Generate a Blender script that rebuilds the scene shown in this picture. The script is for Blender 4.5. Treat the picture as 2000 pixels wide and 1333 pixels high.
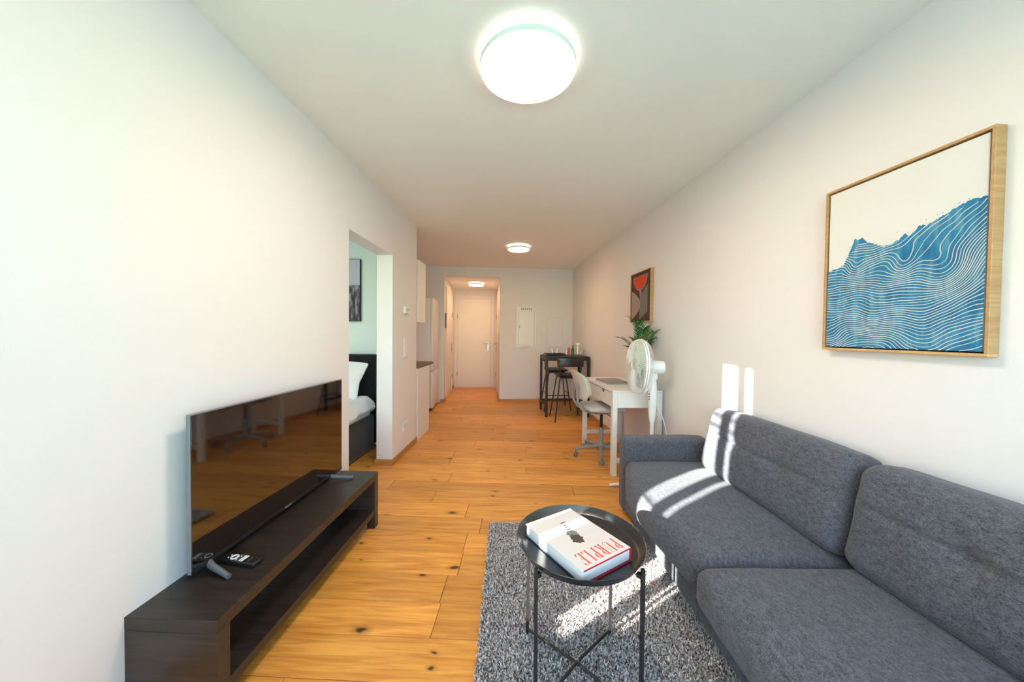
import bpy, bmesh, math, random
import numpy as np
from mathutils import Vector, Matrix, noise

random.seed(7)
PI = math.pi
sc = bpy.context.scene
C = sc.collection
for o in list(bpy.data.objects):
    bpy.data.objects.remove(o)

# ------------------------------------------------------------------ camera
def make_camera():
    yaw, pitch, roll, f, H = 0.0736, -0.0202, 0.0105, 664.1, 1.26
    fw = Vector((math.sin(yaw)*math.cos(pitch), math.cos(yaw)*math.cos(pitch), math.sin(pitch)))
    r0 = Vector((math.cos(yaw), -math.sin(yaw), 0))
    u0 = r0.cross(fw)
    r = math.cos(roll)*r0 + math.sin(roll)*u0
    u = -math.sin(roll)*r0 + math.cos(roll)*u0
    cd = bpy.data.cameras.new('camera')
    cd.sensor_width = 36
    cd.lens = f/2000*36
    cd.clip_start = 0.02
    cd.clip_end = 200
    co = bpy.data.objects.new('camera', cd)
    C.objects.link(co)
    m = Matrix((r, u, -fw)).transposed().to_4x4()
    m.translation = (0, 0, H)
    co.matrix_world = m
    sc.camera = co
make_camera()

# ------------------------------------------------------------------ world, sun, daylight portals, exposure
SUN_DIR = Vector((0.871, 0.492, -0.33)).normalized()
w = bpy.data.worlds.new('sky')
sc.world = w
w.use_nodes = True
nt = w.node_tree
for n in list(nt.nodes):
    nt.nodes.remove(n)
out = nt.nodes.new('ShaderNodeOutputWorld')
bg = nt.nodes.new('ShaderNodeBackground')
sky = nt.nodes.new('ShaderNodeTexSky')
sky.sky_type = 'NISHITA'
sky.sun_disc = False
sky.sun_elevation = math.asin(-SUN_DIR.z)
sky.sun_rotation = math.atan2(-SUN_DIR.x, -SUN_DIR.y)
sky.air_density = 1.0
sky.dust_density = 0.4
sky.ozone_density = 2.5
nt.links.new(sky.outputs[0], bg.inputs[0])
bg.inputs[1].default_value = 1.75
nt.links.new(bg.outputs[0], out.inputs[0])

sl = bpy.data.lights.new('sun', 'SUN')
sl.energy = 42.0
sl.color = (1.0, 0.95, 0.88)
sl.angle = math.radians(0.55)
so = bpy.data.objects.new('sun', sl)
C.objects.link(so)
so.rotation_euler = SUN_DIR.to_track_quat('-Z', 'Y').to_euler()

def portal(name, loc, rot, sx, sy):
    l = bpy.data.lights.new(name, 'AREA')
    l.shape = 'RECTANGLE'
    l.size = sx
    l.size_y = sy
    l.cycles.is_portal = True
    o = bpy.data.objects.new(name, l)
    C.objects.link(o)
    o.location = loc
    o.rotation_euler = rot
    return o
portal('sky_portal', (0.25, -0.90, 1.22), (PI/2, 0, 0), 2.3, 2.2)
portal('sky_portal', (-3.375, 0.84, 1.6), (PI/2, 0, 0), 1.25, 1.3)

sc.view_settings.view_transform = 'Standard'
sc.view_settings.look = 'None'
sc.view_settings.gamma = 1.0
sc.view_settings.use_curve_mapping = False
sc.view_settings.exposure = 0.2
sc.cycles.max_bounces = 9
sc.cycles.diffuse_bounces = 6
sc.cycles.adaptive_threshold = 0.035
sc.cycles.glossy_bounces = 5
sc.cycles.transparent_max_bounces = 16
sc.cycles.sample_clamp_indirect = 8.0
sc.cycles.caustics_reflective = False
sc.cycles.caustics_refractive = False
sc.cycles.use_denoising = True
LAMP_STRENGTH = 38.0
MAIN_STRENGTH = 50.0
LAMP_COLOR = (1.0, 0.60, 0.33)

# ------------------------------------------------------------------ materials
def srgb(r, g, b):
    def f(c):
        c /= 255.0
        return c/12.92 if c <= 0.04045 else ((c+0.055)/1.055)**2.4
    return (f(r), f(g), f(b), 1)

def base_mat(name):
    m = bpy.data.materials.new(name)
    m.use_nodes = True
    n = m.node_tree.nodes
    return m, m.node_tree, n['Principled BSDF']

def mat(name, col, rough=0.5, metal=0.0, spec=0.5, var=0.04, vscale=6.0, bump=0.0, bscale=200.0, coat=0.0, stretch=(1, 1, 1)):
    m, t, b = base_mat(name)
    tc = t.nodes.new('ShaderNodeTexCoord')
    mp = t.nodes.new('ShaderNodeMapping')
    mp.inputs['Scale'].default_value = stretch
    t.links.new(tc.outputs['Object'], mp.inputs[0])
    nz = t.nodes.new('ShaderNodeTexNoise')
    nz.inputs['Scale'].default_value = vscale
    nz.inputs['Detail'].default_value = 3
    t.links.new(mp.outputs[0], nz.inputs['Vector'])
    mx = t.nodes.new('ShaderNodeMix')
    mx.data_type = 'RGBA'
    c = Vector(col[:3])
    mx.inputs[6].default_value = (*(c*(1-var)), 1)
    mx.inputs[7].default_value = (*[min(1, q) for q in c*(1+var)], 1)
    t.links.new(nz.outputs['Fac'], mx.inputs[0])
    t.links.new(mx.outputs[2], b.inputs['Base Color'])
    b.inputs['Roughness'].default_value = rough
    b.inputs['Metallic'].default_value = metal
    b.inputs['Specular IOR Level'].default_value = spec
    if coat:
        b.inputs['Coat Weight'].default_value = coat
        b.inputs['Coat Roughness'].default_value = 0.05
    if bump:
        n2 = t.nodes.new('ShaderNodeTexNoise')
        n2.inputs['Scale'].default_value = bscale
        n2.inputs['Detail'].default_value = 2
        t.links.new(mp.outputs[0], n2.inputs['Vector'])
        bp = t.nodes.new('ShaderNodeBump')
        bp.inputs['Strength'].default_value = bump
        bp.inputs['Distance'].default_value = 0.002
        t.links.new(n2.outputs['Fac'], bp.inputs['Height'])
        t.links.new(bp.outputs[0], b.inputs['Normal'])
    return m

def ramp(t, stops):
    r = t.nodes.new('ShaderNodeValToRGB')
    e = r.color_ramp.elements
    while len(e) > len(stops):
        e.remove(e[-1])
    while len(e) < len(stops):
        e.new(0.5)
    for k, (p, c) in enumerate(stops):
        e[k].position = p
        e[k].color = c
    return r

def wood_mat(name, dark, light, rough=0.42, scale=1.0, knots=False):
    """grain runs along the object's local X"""
    m, t, b = base_mat(name)
    L = t.links.new
    tc = t.nodes.new('ShaderNodeTexCoord')
    oi = t.nodes.new('ShaderNodeObjectInfo')
    add = t.nodes.new('ShaderNodeVectorMath')
    add.operation = 'MULTIPLY_ADD'
    cmb = t.nodes.new('ShaderNodeCombineXYZ')
    L(oi.outputs['Random'], cmb.inputs[0]); L(oi.outputs['Random'], cmb.inputs[1]); L(oi.outputs['Random'], cmb.inputs[2])
    L(cmb.outputs[0], add.inputs[0])
    add.inputs[1].default_value = (37.0, 91.0, 53.0)
    L(tc.outputs['Object'], add.inputs[2])
    mp = t.nodes.new('ShaderNodeMapping')
    mp.inputs['Scale'].default_value = (1.3*scale, 16*scale, 16*scale)
    L(add.outputs[0], mp.inputs[0])
    nz = t.nodes.new('ShaderNodeTexNoise')
    nz.inputs['Scale'].default_value = 2.2
    nz.inputs['Detail'].default_value = 7
    nz.inputs['Distortion'].default_value = 1.1
    L(mp.outputs[0], nz.inputs['Vector'])
    mp2 = t.nodes.new('ShaderNodeMapping')
    mp2.inputs['Scale'].default_value = (3*scale, 160*scale, 160*scale)
    L(add.outputs[0], mp2.inputs[0])
    nf = t.nodes.new('ShaderNodeTexNoise')
    nf.inputs['Scale'].default_value = 1.5
    nf.inputs['Detail'].default_value = 3
    L(mp2.outputs[0], nf.inputs['Vector'])
    ad = t.nodes.new('ShaderNodeMath'); ad.operation = 'MULTIPLY_ADD'
    L(nf.outputs['Fac'], ad.inputs[0]); ad.inputs[1].default_value = 0.35
    L(nz.outputs['Fac'], ad.inputs[2])
    r = ramp(t, [(0.38, dark), (0.86, light)])
    L(ad.outputs[0], r.inputs[0])
    hsv = t.nodes.new('ShaderNodeHueSaturation')
    mr = t.nodes.new('ShaderNodeMapRange')
    L(oi.outputs['Random'], mr.inputs[0])
    mr.inputs[3].default_value = 0.80; mr.inputs[4].default_value = 1.14
    L(mr.outputs[0], hsv.inputs['Value'])
    L(r.outputs[0], hsv.inputs['Color'])
    colr = hsv.outputs[0]
    if knots:
        mk = t.nodes.new('ShaderNodeMapping')
        mk.inputs['Scale'].default_value = (2.6, 5.2, 5.2)
        L(add.outputs[0], mk.inputs[0])
        # a little warp so the knots are not perfect ellipses
        wn = t.nodes.new('ShaderNodeTexNoise'); wn.inputs['Scale'].default_value = 9
        L(mk.outputs[0], wn.inputs['Vector'])
        wm = t.nodes.new('ShaderNodeVectorMath'); wm.operation = 'MULTIPLY_ADD'
        L(wn.outputs['Color'], wm.inputs[0]); wm.inputs[1].default_value = (0.10, 0.10, 0.0)
        L(mk.outputs[0], wm.inputs[2])
        vo = t.nodes.new('ShaderNodeTexVoronoi'); vo.voronoi_dimensions = '2D'
        vo.inputs['Scale'].default_value = 1.0
        L(wm.outputs[0], vo.inputs['Vector'])
        # size of each knot from its cell colour: most cells have none
        sp = t.nodes.new('ShaderNodeSeparateColor')
        L(vo.outputs['Color'], sp.inputs[0])
        sz = t.nodes.new('ShaderNodeMapRange')
        L(sp.outputs[0], sz.inputs[0])
        sz.inputs[1].default_value = 0.45; sz.inputs[2].default_value = 1.0
        sz.inputs[3].default_value = 0.0; sz.inputs[4].default_value = 0.19
        dv = t.nodes.new('ShaderNodeMath'); dv.operation = 'DIVIDE'
        L(vo.outputs['Distance'], dv.inputs[0])
        mxm = t.nodes.new('ShaderNodeMath'); mxm.operation = 'MAXIMUM'
        L(sz.outputs[0], mxm.inputs[0]); mxm.inputs[1].default_value = 0.0005
        L(mxm.outputs[0], dv.inputs[1])
        kr = ramp(t, [(0.0, (0, 0, 0, 1)), (0.22, (0.05, 0.05, 0.05, 1)), (0.5, (0.72, 0.72, 0.72, 1)), (1.0, (1, 1, 1, 1))])
        L(dv.outputs[0], kr.inputs[0])
        km = t.nodes.new('ShaderNodeMix'); km.data_type = 'RGBA'
        L(kr.outputs[0], km.inputs[0])
        km.inputs[6].default_value = srgb(58, 34, 16)
        L(colr, km.inputs[7])
        colr = km.outputs[2]
    L(colr, b.inputs['Base Color'])
    b.inputs['Roughness'].default_value = rough
    bp = t.nodes.new('ShaderNodeBump')
    bp.inputs['Strength'].default_value = 0.12
    bp.inputs['Distance'].default_value = 0.001
    L(ad.outputs[0], bp.inputs['Height'])
    L(bp.outputs[0], b.inputs['Normal'])
    return m

def fabric_mat(name, c1, c2, scale=420.0, bump=0.5, rough=0.92, sheen=0.15):
    m, t, b = base_mat(name)
    L = t.links.new
    tc = t.nodes.new('ShaderNodeTexCoord')
    mp = t.nodes.new('ShaderNodeMapping')
    mp.inputs['Scale'].default_value = (1, 0.45, 1)
    L(tc.outputs['Object'], mp.inputs[0])
    nz = t.nodes.new('ShaderNodeTexNoise')
    nz.inputs['Scale'].default_value = scale
    nz.inputs['Detail'].default_value = 3
    L(mp.outputs[0], nz.inputs['Vector'])
    n2 = t.nodes.new('ShaderNodeTexNoise')
    n2.inputs['Scale'].default_value = 90
    n2.inputs['Detail'].default_value = 2
    L(mp.outputs[0], n2.inputs['Vector'])
    ad = t.nodes.new('ShaderNodeMath'); ad.operation = 'MULTIPLY_ADD'
    L(n2.outputs['Fac'], ad.inputs[0]); ad.inputs[1].default_value = 0.45
    L(nz.outputs['Fac'], ad.inputs[2])
    r = ramp(t, [(0.5, c1), (0.95, c2)])
    L(ad.outputs[0], r.inputs[0])
    L(r.outputs[0], b.inputs['Base Color'])
    b.inputs['Roughness'].default_value = rough
    b.inputs['Sheen Weight'].default_value = sheen
    b.inputs['Specular IOR Level'].default_value = 0.2
    bp = t.nodes.new('ShaderNodeBump')
    bp.inputs['Strength'].default_value = bump
    bp.inputs['Distance'].default_value = 0.0012
    L(nz.outputs['Fac'], bp.inputs['Height'])
    L(bp.outputs[0], b.inputs['Normal'])
    return m

def glass_mat(name, tint=(1, 1, 1), refl=0.08):
    m = bpy.data.materials.new(name)
    m.use_nodes = True
    t = m.node_tree
    for n in list(t.nodes):
        t.nodes.remove(n)
    o = t.nodes.new('ShaderNodeOutputMaterial')
    tr = t.nodes.new('ShaderNodeBsdfTransparent'); tr.inputs[0].default_value = (*tint, 1)
    gl = t.nodes.new('ShaderNodeBsdfGlossy'); gl.inputs['Roughness'].default_value = 0.02
    fr = t.nodes.new('ShaderNodeLayerWeight'); fr.inputs['Blend'].default_value = 0.25
    mth = t.nodes.new('ShaderNodeMath'); mth.operation = 'MULTIPLY_ADD'
    t.links.new(fr.outputs['Facing'], mth.inputs[0]); mth.inputs[1].default_value = 0.25; mth.inputs[2].default_value = refl
    mx = t.nodes.new('ShaderNodeMixShader')
    t.links.new(mth.outputs[0], mx.inputs[0])
    t.links.new(tr.outputs[0], mx.inputs[1]); t.links.new(gl.outputs[0], mx.inputs[2])
    t.links.new(mx.outputs[0], o.inputs[0])
    return m

def emit_mat(name, col, s):
    m = bpy.data.materials.new(name)
    m.use_nodes = True
    t = m.node_tree
    b = t.nodes['Principled BSDF']
    b.inputs['Base Color'].default_value = (0.85, 0.85, 0.83, 1)
    b.inputs['Emission Color'].default_value = (*col, 1)
    b.inputs['Emission Strength'].default_value = s
    return m

M = {}
M['wall'] = mat('wall_paint', (0.80, 0.768, 0.772), 0.9, var=0.012, vscale=2, bump=0.15, bscale=260, spec=0.2)
M['ceiling'] = mat('ceiling_paint', (0.91, 0.905, 0.90), 0.95, var=0.01, vscale=2, bump=0.1, bscale=240, spec=0.1)
M['oak'] = wood_mat('oak_planks', srgb(192, 117, 45), srgb(238, 170, 80), 0.38, 1.0, True)
M['oak_trim'] = wood_mat('oak_trim', srgb(170, 112, 58), srgb(200, 145, 88), 0.5)
M['oak_frame'] = wood_mat('oak_frame', srgb(178, 132, 84), srgb(208, 166, 116), 0.5, 2.0)
M['subfloor'] = mat('joint_dark', srgb(70, 42, 20), 0.8)
M['white_lacquer'] = mat('white_lacquer', (0.80, 0.79, 0.77), 0.35, var=0.01)
M['door'] = mat('door_white', (0.80, 0.78, 0.75), 0.4, var=0.012)
M['fridge'] = mat('fridge_white', (0.78, 0.77, 0.79), 0.3, var=0.01)
M['plastic_white'] = mat('white_plastic', (0.82, 0.82, 0.80), 0.32, var=0.01)
M['worktop'] = mat('grey_worktop', srgb(110, 102, 92), 0.5, var=0.15, vscale=40)
M['steel'] = mat('brushed_steel', (0.42, 0.41, 0.40), 0.3, metal=1.0, var=0.05, vscale=60)
M['black_metal'] = mat('black_metal', (0.018, 0.017, 0.017), 0.42, var=0.1, vscale=30)
M['black_wood'] = wood_mat('black_brown_wood', srgb(31, 26, 23), srgb(60, 51, 46), 0.36, 1.4)
M['black_plastic'] = mat('black_plastic', (0.013, 0.013, 0.014), 0.32, var=0.1)
M['grey_plastic'] = mat('grey_plastic', srgb(120, 124, 130), 0.42, var=0.04)
M['tv_grey'] = mat('tv_leg_grey', srgb(92, 98, 106), 0.38, var=0.05)
M['screen'] = mat('tv_screen_glass', (0.006, 0.0045, 0.004), 0.045, spec=0.5, var=0.02)
M['screen'].node_tree.nodes['Principled BSDF'].inputs['IOR'].default_value = 2.3
M['sofa'] = fabric_mat('sofa_weave', srgb(50, 52, 60), srgb(106, 107, 117))
M['velvet'] = fabric_mat('black_velvet', srgb(12, 12, 15), srgb(34, 34, 40), 160, 0.3, 0.8, 0.3)
M['linen'] = mat('white_linen', (0.82, 0.83, 0.82), 0.9, var=0.02, bump=0.3, bscale=90, spec=0.1)
M['chair_fabric'] = fabric_mat('light_grey_fabric', srgb(170, 168, 164), srgb(214, 212, 206), 500, 0.3)
M['chair_white'] = mat('chair_shell_white', srgb(206, 204, 198), 0.45, var=0.02)
M['chair_grey'] = mat('chair_base_grey', srgb(140, 141, 142), 0.45, var=0.04)
M['book_white'] = mat('book_jacket_white', (0.62, 0.60, 0.595), 0.4, var=0.01)
M['book_red'] = mat('book_cloth_red', srgb(186, 16, 34), 0.5, var=0.06)
M['book_navy'] = mat('book_board_navy', srgb(16, 42, 86), 0.5, var=0.06)
M['title_red'] = mat('title_ink_red', srgb(214, 58, 24), 0.5, var=0.08)
M['ink_faint'] = mat('ink_faint_pink', srgb(238, 196, 188), 0.6)
M['ink_dark'] = mat('ink_dark', srgb(66, 56, 50), 0.6, var=0.5, vscale=260)
M['ink_grey'] = mat('ink_grey', srgb(112, 118, 116), 0.6, var=0.3, vscale=260)
M['skin_ink'] = mat('ink_skin', srgb(232, 206, 188), 0.6)
M['canvas'] = mat('canvas_cream', srgb(226, 223, 220), 0.9, var=0.02, bump=0.3, bscale=700, spec=0.1)
M['black_edge'] = mat('shadow_gap_black', (0.01, 0.01, 0.012), 0.8)
M['white_ink'] = mat('white_ink', srgb(236, 238, 236), 0.8)
M['leaf'] = mat('palm_green', srgb(34, 92, 30), 0.5, var=0.45, vscale=25)
M['leaf_b'] = mat('palm_green_pale', srgb(92, 118, 58), 0.55, var=0.35, vscale=25)
M['pot'] = mat('pot_grey', srgb(110, 116, 112), 0.6)
M['soil'] = mat('soil', srgb(48, 36, 26), 0.95, var=0.3, vscale=90)
M['fan_white'] = mat('fan_white', (0.82, 0.83, 0.82), 0.3, var=0.01)
M['fan_mint'] = mat('fan_blade_mint', srgb(214, 232, 220), 0.3, var=0.02)
M['laptop'] = mat('laptop_silver', srgb(176, 178, 182), 0.35, metal=0.5, var=0.02)
M['laptop_dark'] = mat('laptop_lid_dark', srgb(140, 134, 130), 0.4, metal=0.2, var=0.03)
M['glass'] = glass_mat('clear_glass')
M['window_glass'] = glass_mat('window_glass', (0.97, 0.99, 0.98), 0.05)
M['bottle_green'] = mat('bottle_green', srgb(28, 92, 42), 0.2, var=0.1)
M['orange'] = mat('packet_orange', srgb(196, 96, 58), 0.5, var=0.1)
M['green_cast_wall'] = mat('bedroom_green_cast', (0.72, 0.80, 0.745), 0.9, var=0.012, vscale=2, bump=0.1, bscale=260, spec=0.2)  # greenish daylight cast is put into the bedroom walls' colour
M['lamp_base'] = mat('lamp_base_white', (0.8, 0.8, 0.77), 0.4)
M['lamp_glow'] = emit_mat('lamp_diffuser', LAMP_COLOR, LAMP_STRENGTH)
M['lamp_glow_main'] = emit_mat('lamp_diffuser_main', (1.0, 0.81, 0.61), MAIN_STRENGTH)
M['lamp_glow_mid'] = emit_mat('lamp_diffuser_mid', (1.0, 0.65, 0.37), 50.0)
M['lamp_halo'] = emit_mat('lamp_halo', (1.0, 0.84, 0.68), 3.5)
M['grass'] = mat('lawn_green', srgb(152, 218, 196), 0.9, var=0.2, vscale=3)
M['art_orange'] = mat('art_orange', srgb(206, 66, 26), 0.8, var=0.1, vscale=120)
M['art_dark'] = mat('art_brown', srgb(74, 52, 48), 0.85, var=0.12, vscale=120)
M['art_grey'] = mat('art_grey', srgb(120, 112, 106), 0.85, var=0.15, vscale=160)
M['art_taupe'] = mat('art_taupe', srgb(158, 138, 130), 0.85, var=0.15, vscale=160)
M['button_dark'] = mat('button_dark', srgb(70, 74, 76), 0.5)

def wave_blue():
    m, t, b = base_mat('wave_blue_print')
    L = t.links.new
    tc = t.nodes.new('ShaderNodeTexCoord')
    mp = t.nodes.new('ShaderNodeMapping'); mp.inputs['Scale'].default_value = (1, 7, 1.4)
    L(tc.outputs['Object'], mp.inputs[0])
    nz = t.nodes.new('ShaderNodeTexNoise'); nz.inputs['Scale'].default_value = 7; nz.inputs['Detail'].default_value = 5
    L(mp.outputs[0], nz.inputs['Vector'])
    r = ramp(t, [(0.35, srgb(22, 100, 148)), (0.55, srgb(44, 128, 170)), (0.75, srgb(112, 166, 188))])
    L(nz.outputs['Fac'], r.inputs[0]); L(r.outputs[0], b.inputs['Base Color'])
    b.inputs['Roughness'].default_value = 0.85
    return m
M['wave_blue'] = wave_blue()

def rug_mat():
    m, t, b = base_mat('rug_pile')
    L = t.links.new
    g = t.nodes.new('ShaderNodeNewGeometry')
    tc = t.nodes.new('ShaderNodeTexCoord')
    nz = t.nodes.new('ShaderNodeTexNoise')
    nz.inputs['Scale'].default_value = 115
    nz.inputs['Detail'].default_value = 1
    L(tc.outputs['Object'], nz.inputs['Vector'])
    mr = t.nodes.new('ShaderNodeMapRange')
    mr.inputs[1].default_value = 0.28; mr.inputs[2].default_value = 0.72
    L(nz.outputs['Fac'], mr.inputs[0])
    ad = t.nodes.new('ShaderNodeMath'); ad.operation = 'MULTIPLY_ADD'
    L(g.outputs['Random Per Island'], ad.inputs[0]); ad.inputs[1].default_value = 0.35
    m2 = t.nodes.new('ShaderNodeMath'); m2.operation = 'MULTIPLY'
    L(mr.outputs[0], m2.inputs[0]); m2.inputs[1].default_value = 0.65
    L(m2.outputs[0], ad.inputs[2])
    r = ramp(t, [(0.16, srgb(56, 54, 60)), (0.36, srgb(140, 132, 132)), (0.52, srgb(214, 203, 196)), (0.70, srgb(248, 238, 228)), (0.85, srgb(255, 252, 247))])
    L(ad.outputs[0], r.inputs[0])
    L(r.outputs[0], b.inputs['Base Color'])
    b.inputs['Roughness'].default_value = 0.85
    b.inputs['Specular IOR Level'].default_value = 0.2
    return m
M['rug_pile'] = rug_mat()
M['rug_back'] = mat('rug_backing', srgb(120, 118, 120), 0.95, var=0.1, vscale=60)

def city_print():
    m, t, b = base_mat('city_photo_print')
    L = t.links.new
    tc = t.nodes.new('ShaderNodeTexCoord')
    se = t.nodes.new('ShaderNodeSeparateXYZ'); L(tc.outputs['Object'], se.inputs[0])
    mp = t.nodes.new('ShaderNodeMapping'); mp.inputs['Scale'].default_value = (22, 1, 7)
    L(tc.outputs['Object'], mp.inputs[0])
    nz = t.nodes.new('ShaderNodeTexNoise'); nz.inputs['Scale'].default_value = 1.3; nz.inputs['Detail'].default_value = 6
    L(mp.outputs[0], nz.inputs['Vector'])
    r = ramp(t, [(0.42, srgb(42, 42, 52)), (0.52, srgb(92, 90, 100)), (0.64, srgb(160, 156, 164))])
    L(nz.outputs['Fac'], r.inputs[0])
    L(r.outputs[0], b.inputs['Base Color'])
    b.inputs['Roughness'].default_value = 0.7
    return m
M['city'] = city_print()
M['city_sky'] = mat('photo_sky_lilac', srgb(186, 184, 200), 0.7, var=0.04, vscale=4)

# ------------------------------------------------------------------ mesh helpers
def new_bm():
    return bmesh.new()

def add_box(bm, a, b, bev=0.0, M4=None, seg=1):
    r = bmesh.ops.create_cube(bm, size=1.0)
    vs = r['verts']
    s = Vector((b[0]-a[0], b[1]-a[1], b[2]-a[2]))
    c = (Vector(a)+Vector(b))/2
    for v in vs:
        v.co = Vector((v.co.x*s.x, v.co.y*s.y, v.co.z*s.z)) + c
    if bev > 0:
        es = list({e for v in vs for e in v.link_edges})
        rr = bmesh.ops.bevel(bm, geom=es, offset=bev, segments=seg, affect='EDGES', profile=0.5)
        vs = list({v for f in rr['faces'] for v in f.verts} | {v for v in vs if v.is_valid})
    if M4 is not None:
        for v in vs:
            v.co = M4 @ v.co
    return vs

def add_prism(bm, poly, z0, z1, axis='z'):
    """poly: list of (a, b); extruded along axis"""
    def P(a, b, h):
        return {'z': (a, b, h), 'y': (a, h, b), 'x': (h, a, b)}[axis]
    lo = [bm.verts.new(P(a, b, z0)) for a, b in poly]
    hi = [bm.verts.new(P(a, b, z1)) for a, b in poly]
    n = len(poly)
    bm.faces.new(lo)
    bm.faces.new(hi)
    for i in range(n):
        bm.faces.new((lo[i], lo[(i+1) % n], hi[(i+1) % n], hi[i]))

def add_tube(bm, pts, rad, seg=10, cap=True, flat=None):
    """tube along points; rad a number or list"""
    pts = [Vector(p) for p in pts]
    n = len(pts)
    rads = rad if isinstance(rad, (list, tuple)) else [rad]*n
    rings = []
    prev = None
    for i in range(n):
        if i == 0:
            d = pts[1]-pts[0]
        elif i == n-1:
            d = pts[-1]-pts[-2]
        else:
            d = (pts[i+1]-pts[i]).normalized() + (pts[i]-pts[i-1]).normalized()
        d.normalize()
        if prev is None:
            up = Vector((0, 0, 1)) if abs(d.z) < 0.95 else Vector((1, 0, 0))
            a = d.cross(up).normalized()
        else:
            a = (prev - d*prev.dot(d)).normalized()
        prev = a
        b = d.cross(a)
        k = 1.0
        if 0 < i < n-1:
            cs = (pts[i+1]-pts[i]).normalized().dot((pts[i]-pts[i-1]).normalized())
            k = 1/max(0.5, math.sqrt((1+cs)/2))
        ring = []
        for j in range(seg):
            t = 2*PI*(j+0.5)/seg
            fx = flat if flat else 1.0
            ring.append(bm.verts.new(pts[i] + (a*math.cos(t)*fx + b*math.sin(t))*rads[i]*k))
        rings.append(ring)
    for i in range(n-1):
        for j in range(seg):
            bm.faces.new((rings[i][j], rings[i][(j+1) % seg], rings[i+1][(j+1) % seg], rings[i+1][j]))
    if cap:
        bm.faces.new(rings[0][::-1])
        bm.faces.new(rings[-1])

def add_ring(bm, c, R, r, seg=48, sub=8, M4=None):
    """torus about local z"""
    rings = []
    for i in range(seg):
        t = 2*PI*i/seg
        ring = []
        for j in range(sub):
            p = 2*PI*j/sub
            v = Vector(((R+r*math.cos(p))*math.cos(t), (R+r*math.cos(p))*math.sin(t), r*math.sin(p))) + Vector(c)
            if M4 is not None:
                v = M4 @ v
            ring.append(bm.verts.new(v))
        rings.append(ring)
    for i in range(seg):
        for j in range(sub):
            bm.faces.new((rings[i][j], rings[(i+1) % seg][j], rings[(i+1) % seg][(j+1) % sub], rings[i][(j+1) % sub]))

def add_lathe(bm, prof, c=(0, 0, 0), seg=40, M4=None):
    """prof: list of (r, z)"""
    rings = []
    for r, z in prof:
        ring = []
        if r < 1e-6:
            v = Vector((0, 0, z)) + Vector(c)
            if M4 is not None: v = M4 @ v
            ring = [bm.verts.new(v)]
        else:
            for j in range(seg):
                t = 2*PI*j/seg
                v = Vector((r*math.cos(t), r*math.sin(t), z)) + Vector(c)
                if M4 is not None: v = M4 @ v
                ring.append(bm.verts.new(v))
        rings.append(ring)
    for a, b in zip(rings, rings[1:]):
        for j in range(seg):
            k = (j+1) % seg
            if len(a) == 1 and len(b) == 1:
                continue
            if len(a) == 1:
                bm.faces.new((a[0], b[k], b[j]))
            elif len(b) == 1:
                bm.faces.new((a[j], a[k], b[0]))
            else:
                bm.faces.new((a[j], a[k], b[k], b[j]))
    if len(rings[0]) > 1:
        bm.faces.new(rings[0][::-1])
    if len(rings[-1]) > 1:
        bm.faces.new(rings[-1])

def add_rbox(bm, size, r, n, fn=None, M4=None):
    """cushion: rounded box with nx, ny, nz divisions, fn displaces (p, unit) -> p"""
    hx, hy, hz = size[0]/2, size[1]/2, size[2]/2
    nx, ny, nz = n
    def ticks(h, k):
        # finer steps inside the rounded rim
        k1 = max(2, k//6)
        inner = h-r
        a = [-h + (r)*(i/k1) for i in range(k1)]
        kk = max(2, k-2*k1)
        b = [-inner + 2*inner*i/kk for i in range(kk)]
        c = [inner + r*(i/k1) for i in range(k1+1)]
        return a+b+c
    X, Y, Z = ticks(hx, nx), ticks(hy, ny), ticks(hz, nz)
    cache = {}
    def V(i, j, k):
        key = (i, j, k)
        if key in cache:
            return cache[key]
        p = Vector((X[i], Y[j], Z[k]))
        u = Vector((p.x/hx, p.y/hy, p.z/hz))
        c = Vector((max(-(hx-r), min(hx-r, p.x)), max(-(hy-r), min(hy-r, p.y)), max(-(hz-r), min(hz-r, p.z))))
        d = p-c
        if d.length > 1e-9:
            p = c + d.normalized()*r
        if fn:
            p = fn(p, u)
        if M4 is not None:
            p = M4 @ p
        cache[key] = bm.verts.new(p)
        return cache[key]
    a, b, c = len(X)-1, len(Y)-1, len(Z)-1
    for i in range(a):
        for j in range(b):
            bm.faces.new((V(i, j, 0), V(i, j+1, 0), V(i+1, j+1, 0), V(i+1, j, 0)))
            bm.faces.new((V(i, j, c), V(i+1, j, c), V(i+1, j+1, c), V(i, j+1, c)))
    for i in range(a):
        for k in range(c):
            bm.faces.new((V(i, 0, k), V(i+1, 0, k), V(i+1, 0, k+1), V(i, 0, k+1)))
            bm.faces.new((V(i, b, k), V(i, b, k+1), V(i+1, b, k+1), V(i+1, b, k)))
    for j in range(b):
        for k in range(c):
            bm.faces.new((V(0, j, k), V(0, j, k+1), V(0, j+1, k+1), V(0, j+1, k)))
            bm.faces.new((V(a, j, k), V(a, j+1, k), V(a, j+1, k+1), V(a, j, k+1)))

def obj(name, bm, m, parent=None, loc=None, rotz=0, smooth=True, label=None, kind=None, angle=35):
    bmesh.ops.recalc_face_normals(bm, faces=bm.faces)
    me = bpy.data.meshes.new(name)
    bm.to_mesh(me)
    bm.free()
    me.materials.append(m)
    if smooth:
        me.polygons.foreach_set('use_smooth', [True]*len(me.polygons))
        me.set_sharp_from_angle(angle=math.radians(angle))
    o = bpy.data.objects.new(name, me)
    C.objects.link(o)
    if parent: o.parent = parent
    if loc: o.location = loc
    if rotz: o.rotation_euler = (0, 0, rotz)
    if label: o['label'] = label
    if kind: o['kind'] = kind
    return o

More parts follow.
